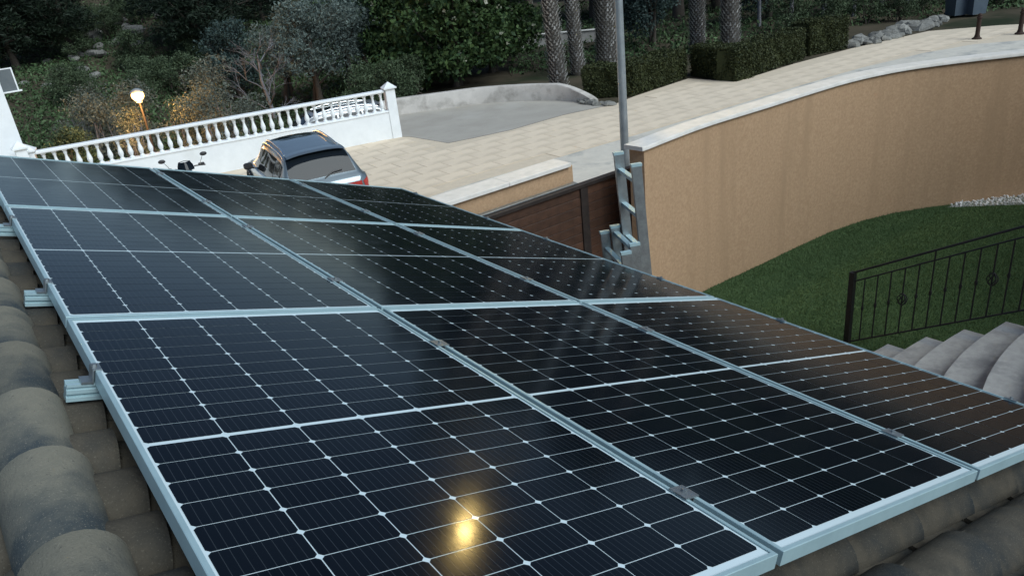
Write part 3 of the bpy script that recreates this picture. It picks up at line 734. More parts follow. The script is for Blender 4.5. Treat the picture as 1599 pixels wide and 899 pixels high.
def make_car(name, paint, label, loc, rz, detail=True):
    car = tag(empty(name, loc, (0,0,rz), .92), label, 'car')
    ys = np.linspace(-2.30,2.34,60)
    rows = []
    for y in ys:
        s_ = car_section(y); rows.append([(x_,y,z) for x_,z in s_]+[(-x_,y,z) for x_,z in s_[-2:0:-1]]+[(s_[0][0],y,s_[0][1])])
    b = MB().grid(rows); m = len(rows[0])
    b.f.append(tuple(range(m-1))); b.f.append(tuple(range((len(rows)-1)*m+m-2,(len(rows)-1)*m-1,-1)))
    body = b.build('body', paint, car, smooth=45)
    def patch(nm, ya, yb, ka, kb, mt, parent, off=.006, mirror=(1,-1), sub=12, fa=None):
        # a skin over part of the surface: section indices ka..kb (fractions allowed by fa(y))
        for sg in mirror:
            rws = []
            for y in np.linspace(ya,yb,sub):
                s_ = car_section(y); seg = s_[ka:kb+1]
                if fa: seg = fa(y, s_)
                r=[]
                for i,(x_,z) in enumerate(seg):
                    a = seg[max(i-1,0)]; c = seg[min(i+1,len(seg)-1)]; t=Vector((c[0]-a[0],c[1]-a[1])); t.normalize()
                    nx,nz = t.y,-t.x
                    if nx*x_ + nz*(z-.8) < 0: nx,nz=-nx,-nz
                    r.append((sg*(x_+nx*off), y, z+nz*off))
                rws.append(r)
            MB().grid(rws).build(nm, mt, parent, smooth=40)
    # side glass (front and rear doors, quarter), windscreen, rear window, sunroof
    for ya,yb in ((-1.74,-1.16),(-1.10,-.32),(-.26,.62)): patch('side_window', ya, yb, 6, 10, M['glass'], car)
    def topseg(frac): 
        def f(y, s_):
            wr = s_[-4][0]; z0 = s_[-4][1]; zt = s_[-1][1]
            return [(wr*frac*k_, zt+(z0-zt)*(frac*k_)**2.2) for k_ in (0,.25,.5,.75,.9,1)][::-1]
        return f
    patch('rear_window', -2.11, -1.72, 0,0, M['glass'], car, .012, (1,-1), 10, topseg(.95))
    patch('windscreen', .56, 1.16, 0,0, M['glass'], car, .012, (1,-1), 10, topseg(.95))
    patch('sunroof', -.25, .42, 0,0, M['glass'], car, .008, (1,-1), 6, topseg(.74))
    for sg in (1,-1):
        # bright trim round the glass, roof rails, mirrors, lamps
        tr = []
        for y in np.linspace(-1.70,.95,20): s_=car_section(y); tr.append((sg*(s_[6][0]+.012),y,s_[6][1]-.004))
        MB().tube(tr,.011,6).build('window_trim', M['chrome'], car, smooth=40)
        tr = [(sg*(car_section(y)[11][0]+.006),y,car_section(y)[11][1]) for y in np.linspace(-1.70,.95,26)]
        MB().tube(tr,.011,6).build('window_trim', M['chrome'], car, smooth=40)
        rl_ = []
        for k_,y in enumerate(np.linspace(-1.50,.35,12)):
            s_=car_section(y); lift=.05*min(1,4*min(k_/11,1-k_/11)+.1); rl_.append((sg*(s_[12][0]-.01),y,s_[12][1]+lift))
        MB().tube(rl_,.022,8).build('roof_rail', M['chrome'], car, smooth=40)
        mm = MB().bbox((sg*1.04,.72,1.06),(.20,.12,.15),.035).build('wing_mirror', M['plastic'], car, smooth=40)
        MB().tube([(sg*.90,.76,.98),(sg*.98,.74,1.02)],.025,6).build('mirror_arm', M['plastic'], mm)
        # tail light: wraps from the rear face onto the flank
        rws=[]
        for y in np.linspace(-2.285,-1.93,9):
            s_=car_section(y); zt=s_[5][1]+.0; wbx=s_[4][0]
            rws.append([(sg*(np.interp(z,[p[1] for p in s_[2:6]],[p[0] for p in s_[2:6]])+.010),y-.004,z) for z in np.linspace(zt-.23,zt,6)])
        MB().grid(rws).build('tail_light', M['redlamp'], car, smooth=40)
        rws=[[(sg*x_,-2.312,z) for x_ in np.linspace(.42,.735,6)] for z in np.linspace(.77,.945,5)]
        MB().grid(rws).build('tail_light', M['redlamp'], car)
        MB().bbox((sg*.66,2.25,.68),(.26,.08,.11),.03).build('headlight', M['chrome'], car, smooth=30)
        for y in (-1.42,1.42):
            wl = MB().lathe([(.22,-.11),(.335,-.11),(.365,-.08),(.365,.08),(.335,.11),(.22,.11)],28)
            wl.v = [(p[2],p[0],p[1]) for p in wl.v]
            t_ = wl.build('wheel', M['rubber'], car, (sg*.845,y,.365), smooth=35)
            rm = MB().lathe([(.225,-.02),(.225,.03),(.20,.02),(.05,.03),(.04,.05),(.001,.05)],20); rm.v=[(sg*(p[2]+.075),p[0],p[1]) for p in rm.v]; rm.build('rim', M['chrome'], t_, smooth=35)
            ar = [(sg*(.955),y+.43*math.cos(a),.365+.43*math.sin(a)) for a in np.linspace(.0,math.pi,14)]
            MB().tube(ar,.03,6).build('wheel_arch', M['plastic'], car, smooth=40)
    MB().bbox((0,-2.33,.80),(.52,.02,.115),.004).build('number_plate', M['plate'], car)
    MB().bbox((0,-2.325,.88),(1.0,.02,.02),.004).build('tailgate_trim', M['chrome'], car)
    MB().bbox((0,-2.28,.42),(1.5,.12,.20),.03).build('bumper', M['plastic'], car)
    # rear wiper and small roof spoiler
    s1 = car_section(-1.92); z1=s1[-1][1]
    MB().tube([(.02,-2.15,1.12),(.20,-2.10,1.20),(.42,-2.09,1.215)],.012,6).build('rear_wiper', M['plastic'], car)
    zsp=car_section(-1.46)[-1][1]
    sp3=[]
    for y,dz in ((-1.82,.005),(-1.74,.026),(-1.62,.028),(-1.48,.012)):
        s_=car_section(max(y,-1.62)); zt=s_[-1][1]
        sp3.append([(x_,y,zt+dz-.05*abs(x_/.62)**3) for x_ in np.linspace(-.60,.60,11)])
    MB().grid(sp3).build('roof_spoiler', paint, car, smooth=40)
    return car
make_car('parked_car', M['carpaint'], 'grey blue estate car parked in front of the white balustrade wall', (5.58,14.79,.016), R_(-9))
bc = pixd(505,168,23.6); make_car('parked_car', M['carpale'], 'silver car standing behind the white balusters', (bc[0],bc[1],-.85), R_(78))

# ------------------------------------------------------------------ motorbike
mb_ = pix(284,250,1.15)
mk = tag(empty('motorbike', (mb_[0],mb_[1],-.03), (R_(4),0,R_(172))), 'black motorbike with round mirrors parked between the car and the white wall', 'motorbike')
for y in (-.68,.72):
    wl = MB(); n_=24
    pr = [(.24,-.05),(.29,-.055),(.32,-.03),(.32,.03),(.29,.055),(.24,.05)]
    wl.lathe(pr,n_); wl.v=[(p[2],p[0],p[1]) for p in wl.v]; w_=wl.build('wheel', M['rubber'], mk, (0,y,.32), smooth=35)
    rm=MB().lathe([(.22,-.03),(.235,0),(.22,.03),(.04,.05),(.001,.05)],16); rm.v=[(p[2],p[0],p[1]) for p in rm.v]; rm.build('rim', M['chrome'], w_, smooth=35)
def ell(c, r, n=14, m_=9): 
    P=[[(c[0]+r[0]*math.sin(math.pi*i/(m_-1))*math.cos(2*math.pi*k_/n), c[1]+r[1]*math.sin(math.pi*i/(m_-1))*math.sin(2*math.pi*k_/n), c[2]+r[2]*math.cos(math.pi*i/(m_-1))) for k_ in range(n+1)] for i in range(m_)]
    return MB().grid(P)
ell((0,.15,.80),(.16,.32,.15)).build('tank', M['plastic'], mk, smooth=60)
ell((0,-.42,.78),(.15,.40,.085)).build('seat', M['rubber'], mk, smooth=60)
MB().bbox((0,.05,.48),(.30,.46,.34),.05).build('engine', M['galv'], mk, smooth=30)
MB().tube([(0,.55,.95),(0,.30,.88),(0,-.3,.68),(0,-.68,.34)],.035,8).build('frame', M['plastic'], mk, smooth=40)
for sg in (1,-1):
    MB().tube([(sg*.09,.72,.32),(sg*.09,.50,1.0)],.024,8).build('fork', M['chrome'], mk, smooth=40)
    g_=MB().tube([(sg*.04,.48,1.0),(sg*.20,.46,1.05),(sg*.36,.40,1.03),(sg*.42,.36,1.02)],.014,8).build('handlebar', M['plastic'], mk, smooth=40)
    m1=MB().tube([(sg*.30,.43,1.03),(sg*.34,.47,1.14),(sg*.40,.46,1.24)],.007,6).build('mirror_stalk', M['chrome'], mk, smooth=40)
    e_=ell((sg*.43,.46,1.27),(.075,.022,.045)); e_.build('mirror', M['plastic'], m1, smooth=60)
    MB().bbox((sg*.34,.42,1.06),(.13,.05,.06),.015).build('hand_guard', M['plastic'], mk, smooth=30)
MB().tube([(.14,.1,.35),(.16,-.3,.36),(.17,-.85,.48)],[.03,.04,.055],10).build('exhaust', M['chrome'], mk, smooth=40)
ell((0,.66,.92),(.09,.07,.10)).build('headlamp', M['chrome'], mk, smooth=60)
ws=[]
for z,y,wd in ((1.0,.64,.17),(1.1,.60,.16),(1.18,.555,.12)): ws.append([(wd*t,y-.10*t*t,z) for t in np.linspace(-1,1,9)])
wsx = MB().grid(ws).build('windscreen', M['glass'], mk, smooth=60)
MB().tube([(-.12,.47,1.18),(-.12,.49,1.05)],.008,6).tube([(.12,.47,1.18),(.12,.49,1.05)],.008,6).tube([(-.12,.47,1.18),(0,.49,1.20),(.12,.47,1.18)],.008,6).build('windscreen_bracket', M['plastic'], wsx, smooth=40)

# ------------------------------------------------------------------ low curved concrete wall
cwp = px((600,186),(625,180),(690,171),(750,163),(810,159),(870,158),(905,161),(925,164))
cw = tag(empty('street_wall', (*cwp[3],0)), 'low stained concrete wall curving along the grey side street', 'wall')
c0 = cwp[3]; cpath = [(x-c0[0],y-c0[1]) for x,y in smooth_path(cwp,4)]; cb_ = MB(); cb_.sweep(cpath, [(0,-.1),(0,.50),(.02,.53),(.22,.53),(.24,.50),(.24,-.1)])
for k_ in range(len(cpath)):                # the crest steps down towards the hedge
    f_ = 1-.75*max(0,(k_/(len(cpath)-1)-.72)/.28)
    for q_ in range(6):
        v_ = cb_.v[k_*6+q_]
        if v_[2] > 0: cb_.v[k_*6+q_] = (v_[0],v_[1],v_[2]*f_)
cb_.build('wall', M['concrete'], cw, smooth=40)
# stone edging at the end of the wall by the hedge
def rock_mesh(seed, n=1):
    r = random.Random(seed); P=[]; 
    rows=[]
    ph=[r.uniform(0,6.28) for _ in range(6)]
    for i in range(6):
        th=math.pi*i/5; row=[]
        for k_ in range(9):
            a=2*math.pi*(k_%8)/8; rr=1+.22*math.sin(2*a+ph[0]+th)+.16*math.sin(3*a+ph[1])*math.sin(th)+.1*math.cos(2*th+ph[2])
            row.append((rr*math.sin(th)*math.cos(a), rr*math.sin(th)*math.sin(a), rr*math.cos(th)*.7))
        rows.append(row)
    return MB().grid(rows).mesh('rock', M['rock'], 30)
rocks=[rock_mesh(s) for s in (1,2,3)]
def put_rock(x,y,s,label,group): 
    o=obj('rock', random.choice(rocks), None, (x,y,tz(x,y)+s*.25), (random.uniform(-.3,.3),random.uniform(-.3,.3),random.uniform(0,6.28)), (s*random.uniform(.8,1.4),s,s*random.uniform(.6,1)))
    tag(o,label,'rock',group)
for i in range(9):
    q=pix(905+i*6+random.uniform(-2,2),166-abs(i-5)*.8+random.uniform(-1.5,1.5)); put_rock(q[0],q[1],random.uniform(.12,.2),'pale rough stone edging the end of the hedge by the concrete wall','hedge edging stones')
for i in range(34):
    t=i/33; q=pix(1328+t*140+random.uniform(-4,4),71-t*36+random.uniform(-4,6)); put_rock(q[0],q[1],random.uniform(.14,.34),'pale rock along the edge of the road beyond the hedges','roadside rocks')
for i in range(26):
    t=random.random(); xx=250-190*t+random.uniform(-45,45); yy=20+130*t+random.uniform(-14,14)
    d=pray(xx,yy)
    for tt in np.arange(24,140,.5):
        q=CAM+d*tt
        if q[2]<tz(q[0],q[1]): break
    else: continue
    put_rock(q[0],q[1],random.uniform(.18,.5)*tt/38,'pale boulder scattered on the grassy hillside clearing','hillside boulders')
for i in range(14):
    xx=random.uniform(548,590); yy=random.uniform(18,50); d=pray(xx,yy)
    for tt in np.arange(24,140,.5):
        q=CAM+d*tt
        if q[2]<tz(q[0],q[1]): break
    put_rock(q[0],q[1],random.uniform(.2,.5)*tt/38,'pinkish rubble stone heaped on the slope between the olive and the broad tree','rubble heap')

# ------------------------------------------------------------------ vegetation
def leaves(centres, spread, per, size, aspect=.45, droop=0.0, outward=None):
    n=len(centres)*per
    c=np.repeat(np.asarray(centres,float),per,0); sp=np.repeat(np.broadcast_to(np.asarray(spread,float),(len(centres),)),per)[:,None]
    p=c+rng.normal(0,1,(n,3))*sp*[1,1,.8]
    a=rng.normal(0,1,(n,3)); a[:,2]-=droop; a/=np.linalg.norm(a,axis=1)[:,None]
    b=np.cross(a,rng.normal(0,1,(n,3))); b/=np.linalg.norm(b,axis=1)[:,None]
    s=size*rng.uniform(.5,1.55,(n,1)); u=a*s*.5; v=b*s*aspect*.5
    V=np.stack([p-u, p+v-.1*u, p+u, p-v-.1*u],1).reshape(-1,3)
    return V
def leafmesh(name, V, m): return np_mesh(name, V, np.arange(len(V)).reshape(-1,4), m)
def blob_points(blobs, n, shell=.55):
    out=[]; vol=np.array([b[3]*b[4]*b[5] for b in blobs])**.67; k=rng.choice(len(blobs),n,p=vol/vol.sum())
    d=rng.normal(0,1,(n,3)); d/=np.linalg.norm(d,axis=1)[:,None]; r=rng.uniform(shell,1.0,n)[:,None]
    B=np.array(blobs)[k]; return B[:,:3]+d*r*B[:,3:]
def rand_blobs(R, H, z0, n, rs, flat=.8, low=.06):
    out=[]
    for i in range(n):
        a=random.uniform(0,6.28); r=R*math.sqrt(random.random())*.75; t=random.random(); z=z0+(H-z0)*(low+(.85-low)*t)
        k=math.sqrt(max(.1,1-((t-.45)/.62)**2)); s=rs*random.uniform(.7,1.25)
        out.append((r*k*math.cos(a), r*k*math.sin(a), z, s, s, s*flat))
    return out
def tree_proto(H, R, z0, nb, rs, ntw, per, size, spread, lm, bark, tr=.14, aspect=.45, lean=.3, stems=1, extra=None, low=.06):
    blobs=rand_blobs(R,H,z0,nb,rs,low=low)
    tb=MB()
    for s in range(stems):
        ox=random.uniform(-.15,.15)*(stems>1); oy=random.uniform(-.15,.15)*(stems>1)
        top=(random.uniform(-lean,lean),random.uniform(-lean,lean),z0+(H-z0)*.55)
        pts=[(ox,oy,-.3),(ox*1.5+top[0]*.2,oy*1.5+top[1]*.2,z0*.5),(ox+top[0]*.6,oy+top[1]*.6,z0),top]
        tb.tube(pts,[tr*1.3,tr,tr*.8,tr*.35],8)
        for b in blobs[s::stems]:
            st_=Vector(pts[2]).lerp(Vector(pts[3]),random.random()*.7); e=Vector(b[:3]); md=st_.lerp(e,.5)+Vector((0,0,-.1*random.random()*(e-st_).length))
            tb.tube([st_,md,e],[tr*.42,tr*.26,tr*.08],5,cap=False)
    tm=tb.mesh('trunk',bark,60)
    cm=leafmesh('crown', leaves(blob_points(blobs,ntw),spread,per,size,aspect), lm)
    ex=None
    if extra: ex=leafmesh('blossom', leaves(blob_points(blobs,extra[0],.9),.05,extra[1],extra[2],.8), M['blossom'])
    return tm,cm,ex
TP={}
TP['pine']=[tree_proto(8.5,3.0,1.6,15,1.35,1500,9,.26,.16,M['l_pine'],M['bark'],.19,.22) for _ in range(3)]
TP['olive']=[tree_proto(4.3,1.75,1.0,12,.75,1300,9,.11,.09,M['l_olive'],M['bark'],.13,.35,stems=2) for _ in range(2)]
TP['carob']=[tree_proto(5.4,2.5,.25,24,.95,1900,9,.17,.12,M['l_carob'],M['bark'],.15,.6,stems=3,extra=(70,5,.12))]
TP['round']=[tree_proto(4.6,2.0,.8,14,.85,1300,9,.14,.10,M['l_blue'],M['bark'],.12,.45,stems=2) for _ in range(2)]
TP['shrub']=[tree_proto(1.9,1.05,.25,9,.45,520,8,.085,.07,M['l_shrub'],M['bark'],.035,.45,stems=3) for _ in range(3)]
TP['dry']=[tree_proto(2.3,1.1,.3,9,.48,480,8,.08,.08,M['l_dry'],M['greybark'],.035,.35,stems=4) for _ in range(2)]
TP['slim']=[tree_proto(7.0,1.7,2.6,11,.8,900,8,.14,.13,M['l_carob'],M['greybark'],.09,.5,stems=1,low=.2) for _ in range(2)]
names={'pine':('pine_tree','tree'),'olive':('olive_tree','tree'),'carob':('broadleaf_tree','tree'),'round':('evergreen_tree','tree'),'shrub':('shrub','shrub'),'dry':('dry_shrub','shrub'),'slim':('slender_tree','tree')}
cnt={}
def plant(kd, x, y, label, group=None, s=1.0, z=None, sxy=None):
    k=cnt.get(kd,0); cnt[kd]=k+1; tm,cm,ex=TP[kd][k%len(TP[kd])]
    e=empty(names[kd][0],(x,y,tz(x,y) if z is None else z),(0,0,random.uniform(0,6.28)),(s*(sxy or 1),s*(sxy or 1),s))
    tag(e,label,names[kd][1],group); obj('trunk',tm,e); c=obj('crown',cm,e)
    if ex: obj('blossom',ex,c)
    return e
def at_px(xp, t):   # horizontal position along the photo column through the horizon row, at depth t
    d=pray(xp,60); q=CAM+d*t; return q[0],q[1]
PL='dark pine on the hillside behind the balustrade'
for xp,t,s in ((10,44,.72),(62,50,.78),(105,46,.7),(-40,43,.75),(38,58,.72),(95,66,.72),(-90,52,.8),(278,47,.78),(322,43,.74),(372,48,.78),(300,58,.8),(352,62,.78),(418,54,.62),(250,84,.6),(200,92,.6),(455,62,.55),(-10,70,.7)):
    x,y=at_px(xp,t); plant('pine',x,y,PL,'hillside pines',s,sxy=1.5)
PD='tall dark pine in the wood behind the palms and hedges'
for xp,t,s in ((520,66,.55),(570,58,.55),(620,64,.6),(690,46,.72),(740,54,.85),(790,52,1.05),(860,50,1.05),(930,47,1.1),(1000,48,1.1),(1060,42,1.1),(1120,46,1.1),(1190,52,1.15),(830,64,1.2),(970,66,1.2),(1150,62,1.2),(1260,56,1.15),(1340,54,1.1),(1420,52,1.1),(1500,50,1.1),(1580,50,1.1),(1660,48,1.1),(1300,70,1.2),(1460,68,1.2),(1620,66,1.2),(1740,54,1.2),(1820,60,1.2)):
    x,y=at_px(xp,t); plant('pine',x,y,PD,'wood behind the road',s*(1.22 if xp > 780 else 1),sxy=1.15 if xp > 780 else 1.4)
x,y=at_px(478,29.5); plant('olive',x,y,'large silvery olive tree behind the balustrade',s=1.05)
x,y=at_px(528,30.5); plant('olive',x,y,'silvery olive tree growing next to the end pillar of the balustrade',s=.95)
x,y=at_px(352,35); plant('round',x,y,'blue green tree rising behind the scrub between lamp and bare tree',s=.85)
x,y=at_px(628,31); plant('carob',x,y,'smaller bright green tree between the olives and the broad tree',s=.85)
x,y=at_px(430,32); plant('olive',x,y,'smaller silvery olive tree between the bare tree and the large olive',s=.85)
x,y=at_px(700,28.5); plant('carob',x,y,'broad bright green tree with pale blossom behind the concrete wall',s=1.0)
x,y=at_px(760,31); plant('carob',x,y,'green tree with pale blossom growing nearest the leaning palm',s=.95)
x,y=at_px(1018,33.5); plant('round',x,y,'round blue green tree behind the hedge between the palms',s=.85)
x,y=at_px(560,36); plant('round',x,y,'blue green tree above the rubble heap on the slope',s=.8)
x,y=at_px(1200,38); plant('round',x,y,'blue green tree behind the end of the long hedge',s=.9)
for xp,t,s,kd in ((598,25.6,.95,'shrub'),(560,27,1.0,'shrub'),(530,26,.8,'shrub'),(640,27,.8,'shrub')):
    x,y=at_px(xp,t); plant(kd,x,y,'leafy green shrub growing close to the end pillar of the balustrade','shrubs by the end pillar',s)
for xp,t,s,kd in ((110,27,1.15,'dry'),(150,25.5,1.0,'dry'),(175,28,1.25,'dry'),(240,27,1.0,'dry'),(285,25,1.2,'dry'),(320,27,1.25,'dry'),(355,25.3,1.0,'dry'),(130,30,1.2,'dry'),(300,30,1.4,'dry'),(80,29,1.1,'dry')):
    x,y=at_px(xp,t); plant(kd,x,y,'grey brown scrub bush around the lit globe lamp','scrub around the globe lamp',s)
for i in range(30):
    xp=random.uniform(60,330); t=random.uniform(33,56); x,y=at_px(xp,t); plant('shrub',x,y,'low green bush on the hillside clearing','hillside bushes',random.uniform(.7,1.3))
for xp,t,s in ((400,24.5,.8),(440,25,.9),(485,25,.75),(50,25,1.0)):
    x,y=at_px(xp,t); plant('shrub',x,y,'dense green shrub rising just behind the balusters','shrubs behind the balusters',s)
for xp,t,s in ((1185,36,.9),(1235,34,.9),(1283,37,1.0),(1330,36,.9),(1372,38,1.0),(1410,36,.95),(1455,40,1.0),(1560,38,1.0),(1600,36,1.0)):
    x,y=at_px(xp,t); plant('slim',x,y,'slender pale trunked tree beyond the roadside rocks','slender roadside trees',s)
for xp,t,s in ((1350,33.5,.9),(1400,33,.8),(1290,33,.9),(1440,34.5,.9),(1230,33,1.0),(1560,34.5,1.0),(1600,35,1.1),(1540,36,1.2)):
    x,y=at_px(xp,t); plant('shrub',x,y,'dark low bush at the foot of the slender trees','roadside bushes',s)
for xp,t,s in ((800,33,.8),(840,38,.9),(780,34,.9)):
    x,y=at_px(xp,t); plant('shrub',x,y,'low green bush on the rough ground left of the palms'.replace('left of','beside'),'bushes beside the palms',s)
# leafless tree
def bare(x,y):
    e=tag(empty('bare_tree',(x,y,tz(x,y))),'leafless tree with bleached grey branches behind the balustrade','tree')
    tb=MB(); tb.tube([(0,0,-.2),(.05,0,1.2),(-.1,.05,2.4),(-.05,0,3.4)],[.10,.08,.055,.02],8); tb.build('trunk',M['greybark'],e,smooth=60)
    br=MB()
    def grow(p,d,l,r,dep):
        q=p+d*l; br.tube([p,p.lerp(q,.5)+Vector((random.uniform(-.05,.05),random.uniform(-.05,.05),.04))*l,q],[r,r*.8,r*.5],5,cap=False)
        if dep:
            for _ in range(3):
                dn=(d+Vector((random.gauss(0,.55),random.gauss(0,.55),random.gauss(.1,.35)))).normalized(); grow(p.lerp(q,random.uniform(.45,1)),dn,l*random.uniform(.55,.8),r*.55,dep-1)
    for i in range(9):
        z=.9+i*.27; a=i*2.4; grow(Vector((0,0,z)),Vector((math.cos(a),math.sin(a),.75)).normalized(),random.uniform(.6,1.0),.028,3)
    br.build('branches',M['greybark'],e)
x,y=at_px(398,27.5); bare(x,y)
# hedges
def hedge(name,pts,wd,h,label):
    c0=pts[0]; e=tag(empty(name,(c0[0],c0[1],0)),label,'hedge','clipped hedges along the road')
    path=[(p[0]-c0[0],p[1]-c0[1]) for p in pts]
    MB().sweep(path,[(.06,0),(.06,h-.06),(wd-.06,h-.06),(wd-.06,0)]).build('branches',M['l_hedge'],e)
    V=[]
    for (a,b) in zip(path[:-1],path[1:]):
        a=np.array(a);b=np.array(b);L_=np.linalg.norm(b-a);t=(b-a)/L_;nn=np.array([-t[1],t[0]])
        def surf(n,f):
            q=f(n); P=a+t*q[:,:1]+nn*q[:,1:2]; V.append(leaves(np.column_stack([P,q[:,2]]),.022,3,.058,.6))
        k=rng.uniform
        bump=lambda s,z:.035*np.sin(s*3.1)+.03*np.sin(s*7.3+z*5)
        def front(n): s=k(0,L_,n);z=k(.02,h,n);return np.column_stack([s,bump(s,z),z])
        def backf(n): s=k(0,L_,n);z=k(.02,h,n);return np.column_stack([s,wd+bump(s,z),z])
        def topf(n): s=k(0,L_,n);v=k(0,wd,n);return np.column_stack([s,v,h+bump(s,v)])
        def e0(n): v=k(0,wd,n);z=k(.02,h,n);return np.column_stack([bump(v,z),v,z])
        def e1(n): v=k(0,wd,n);z=k(.02,h,n);return np.column_stack([L_+bump(v,z),v,z])
        surf(int(650*L_*h),front);surf(int(650*L_*h),backf);surf(int(650*L_*wd),topf);surf(int(650*wd*h),e0);surf(int(650*wd*h),e1)
    obj('foliage',leafmesh('foliage',np.concatenate(V),M['l_hedge']),e)
hA=px((912,155),(990,150),(1072,122)); hedge('hedge',hA,.9,.92,'clipped dark hedge next to the palm trunks and concrete wall')
hB=px((1080,120),(1147,129)); hB=[hB[0],hB[1]]
hedge('hedge',px((1078,119),(1146,128)),.8,.98,'short clipped dark hedge return between two longer hedges')
hedge('hedge',px((1150,128),(1256,92)),.8,1.0,'long clipped dark hedge in front of the two straight palms')
hedge('hedge',px((1264,88),(1322,76)),.9,1.12,'tallest clipped dark hedge block beside the roadside rocks')
# palms
def palm_proto(H,r):
    core=MB().tube([(0,0,-.2),(0,0,H*.3),(.02,.03,H*.65),(0,0,H)],[r*1.12,r*.98,r*.92,r*.86],14).mesh('trunk',M['palmbark'],60)
    bt=MB(); nr=int(H/.085); per=max(9,int(r*44))
    for i in range(nr):
        z=.04+i*(H-.05)/nr
        for k_ in range(per):
            a=2*math.pi*(k_+.5*(i%2)+random.uniform(-.12,.12))/per
            rr=r*(1.14-.24*min(1,z/H*1.6)); ca,sa=math.cos(a),math.sin(a); wd=.62*math.pi*r/per*random.uniform(.75,1.1); hh_=.10*random.uniform(.8,1.25); o=.065*random.uniform(.5,1.6)
            def q(t,dr,dz): return (ca*(rr+dr)-sa*t, sa*(rr+dr)+ca*t, z+dz)
            bt.add([q(-wd,-.01,0),q(wd,-.01,0),q(wd*.35,o,hh_),q(-wd*.35,o,hh_),q(wd*.3,o-.03,hh_*.98),q(-wd*.3,o-.03,hh_*.98)],[(0,1,2,3),(3,2,4,5)])
    boot=bt.mesh('leaf_bases',M['boot'])
    V=[]; fr=MB()
    for f in range(34):
        a=f*2.39996; el=R_(random.uniform(-35,75)); L_=2.3*random.uniform(.8,1.1); pts=[]
        for s in np.linspace(0,1,9):
            e2=el-s*s*R_(55); pts.append(pts[-1]+Vector((math.cos(a)*math.cos(e2),math.sin(a)*math.cos(e2),math.sin(e2)))*L_/8 if pts else Vector((math.cos(a)*.1,math.sin(a)*.1,H)))
        fr.tube(pts,[.03-.003*i for i in range(9)],5,cap=False)
        sd_=Vector((-math.sin(a),math.cos(a),0))
        for s in range(2,9):
            for j in range(3):
                p=pts[s-1].lerp(pts[s],j/3); t=(pts[s]-pts[s-1]).normalized()
                for sg in (1,-1):
                    d=(sd_*sg*.8+t*.55+Vector((0,0,.12))).normalized()*.42*(1-.4*s/9); w2=t*.022
                    V+= [p-w2,p+w2,p+d+w2*.2-Vector((0,0,.08)),p+d-w2*.2-Vector((0,0,.08))]
    stalk=fr.mesh('frond_stalks',M['l_palm'])
    cr=leafmesh('crown',np.array([tuple(v) for v in V]),M['l_palm'])
    return core,boot,cr,stalk
pp1=palm_proto(8.2,.25); pp2=palm_proto(7.0,.42); pp3=palm_proto(8.6,.30)
def palm(q,pr,label,rot=(0,0,0),s=1):
    e=tag(empty('palm_tree',(q[0],q[1],tz(q[0],q[1])),rot,s),label,'palm','palms along the road')
    t=obj('trunk',pr[0],e); obj('leaf_bases',pr[1],t); c=obj('crown',pr[2],e); obj('frond_stalks',pr[3],c)
palm(pix(874,141),pp1,'slim palm leaning outward at the end of the concrete wall',(R_(1),R_(-6.0),.3))
palm(pix(903,116),pp1,'slim upright palm between the leaning palm and the thick palm',(R_(-1),R_(1.5),1.7),.95)
palm(pix(951,104),pp2,'thick palm trunk rising behind the near end of the hedge',(0,R_(.5),2.0))
palm(pix(1089,82),pp3,'reddish brown palm trunk behind the inner corner of the hedges',(0,R_(.6),.8),.92)
palm(pix(1140,86),pp3,'pale straight palm trunk behind the short hedge',(0,R_(.8),2.9),1.05)
# ground cover on the slope and rough ground
def cover_():
    n=26000; xp=rng.uniform(-60,620,n); t=25+rng.random(n)**1.3*70
    d=np.stack([pray(a,60) for a in (0,1)],0); base=pray(0,60); dx=AX_R/F_PX
    q=CAM+(base+dx*xp[:,None])*t[:,None]; z=terrain(q[:,0],q[:,1]); cx=np.column_stack([q[:,0],q[:,1],z+.08])
    n2=9000; xp2=rng.uniform(790,1760,n2); t2=28+rng.random(n2)**1.2*32; q2=CAM+(base+dx*xp2[:,None])*t2[:,None]
    k=~inpoly(q2[:,0],q2[:,1],PAVJ)&~inpoly(q2[:,0],q2[:,1],ASP)&((q2[:,0]-CAM[0])**2+(q2[:,1]-CAM[1])**2>31**2); k&=((xp2<1300)|(t2>33))
    q2=q2[k]; cx=np.concatenate([cx,np.column_stack([q2[:,0],q2[:,1],terrain(q2[:,0],q2[:,1])+.06])])
    kind(obj('ground_cover',leafmesh('ground_cover',leaves(cx,.16,5,.17,.4),M['l_grass'])),'stuff','low green ground cover on the slope and rough ground')
cover_()

# ------------------------------------------------------------------ globe lamp beyond the balustrade
lp=pixd(215,150,26.0); lz=tz(lp[0],lp[1])
gl=tag(empty('globe_lamp',(lp[0],lp[1],lz)),'lit orange globe lamp on a slim post among the scrub','street lamp'); hz=lp[2]-lz
MB().tube([(0,0,0),(0,0,.5),(0,0,hz-.2)],[.06,.045,.04],10).build('post',M['gatemetal'],gl,smooth=40)
MB().lathe([(.05,hz-.25),(.12,hz-.22),(.12,hz-.17),(.06,hz-.16)],14).build('collar',M['galv'],gl,smooth=40)
MB().lathe([(.06,hz-.165),(.15,hz-.13),(.21,hz-.03),(.21,hz+.05),(.17,hz+.13)],18).build('globe',M['globe'],gl,smooth=60)
gll=bpy.data.lights.new('globe_lamp_light','POINT'); gll.energy=260; gll.color=(1.0,.50,.14); gll.shadow_soft_size=.2
glo=bpy.data.objects.new('globe_lamp_light',gll); COL.objects.link(glo); glo.parent=gl; glo.location=(-.25,-.75,hz-.2)
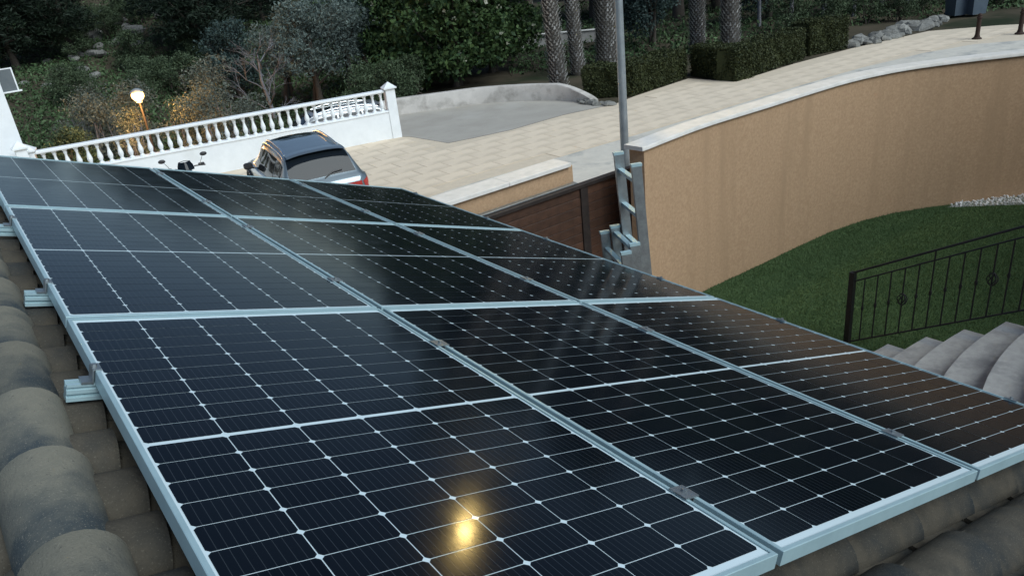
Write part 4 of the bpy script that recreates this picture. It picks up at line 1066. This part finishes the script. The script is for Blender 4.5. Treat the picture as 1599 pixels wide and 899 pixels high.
MB().lathe([(.23,hz+.13),(.20,hz+.17),(.10,hz+.24),(.02,hz+.26)],18).build('cap',M['galv'],gl,smooth=60)

# ------------------------------------------------------------------ bollards, bins, far wall
for q,lb_ in ((pix(1525,62),'rusty brown bollard at the road edge beside the bins'),(pix(1592,54),'rusty brown bollard farther along the road edge from the hedges')):
    e=tag(empty('bollard',(q[0],q[1],.012)),lb_,'bollard','road edge bollards')
    MB().lathe([(.16,0),(.16,.03),(.10,.07),(.075,.16),(.07,.70)],14).build('shaft',M['rust'],e,smooth=40)
    MB().lathe([(.09,.70),(.09,.735),(.06,.76),(.075,.80),(.05,.85),(.01,.865)],14).build('cap',M['rust'],e,smooth=40)
for k_,xp in enumerate((1499,1527)):
    q=pix(xp,28-k_*1.5); e=tag(empty('recycling_bin',(q[0]+.3,q[1]+.3,tz(q[0],q[1])),(0,0,R_(-28))),('blue grey recycling bin beside the roadside rocks','blue grey recycling bin on the side away from the hedges')[k_],'bin','recycling bins')
    b=MB(); a0,a1=.30,.36
    b.add([(-a0,-a0,.08),(a0,-a0,.08),(a0,a0,.08),(-a0,a0,.08),(-a1,-a1,1.15),(a1,-a1,1.15),(a1,a1,1.15),(-a1,a1,1.15)],[(0,3,2,1),(4,5,6,7),(0,1,5,4),(1,2,6,5),(2,3,7,6),(3,0,4,7)]); b.build('body',M['bin'],e)
    MB().bbox((0,0,1.20),(.78,.78,.09),.03).build('lid',M['bin'],e,smooth=30)
    for sx in (-.26,.26):
        wl=MB().lathe([(.10,-.03),(.10,.03)],14); wl.v=[(p[2]+sx,p[0]+.30,p[1]+.10) for p in wl.v]; wl.build('wheel',M['rubber'],e)
a,b=pix(800,76),pix(945,64); fl=math.hypot(b[0]-a[0],b[1]-a[1]); fa_=math.atan2(b[1]-a[1],b[0]-a[0])
fw_=tag(empty('far_wall',(a[0],a[1],0),(0,0,fa_)),'low whitewashed wall seen between the palm trunks','wall')
MB().bbox((fl/2,0,.26),(fl,.25,.56),.02).build('wall',M['concrete'],fw_); MB().bbox((fl/2,0,.565),(fl,.33,.05),.01).build('coping',M['coping'],fw_)
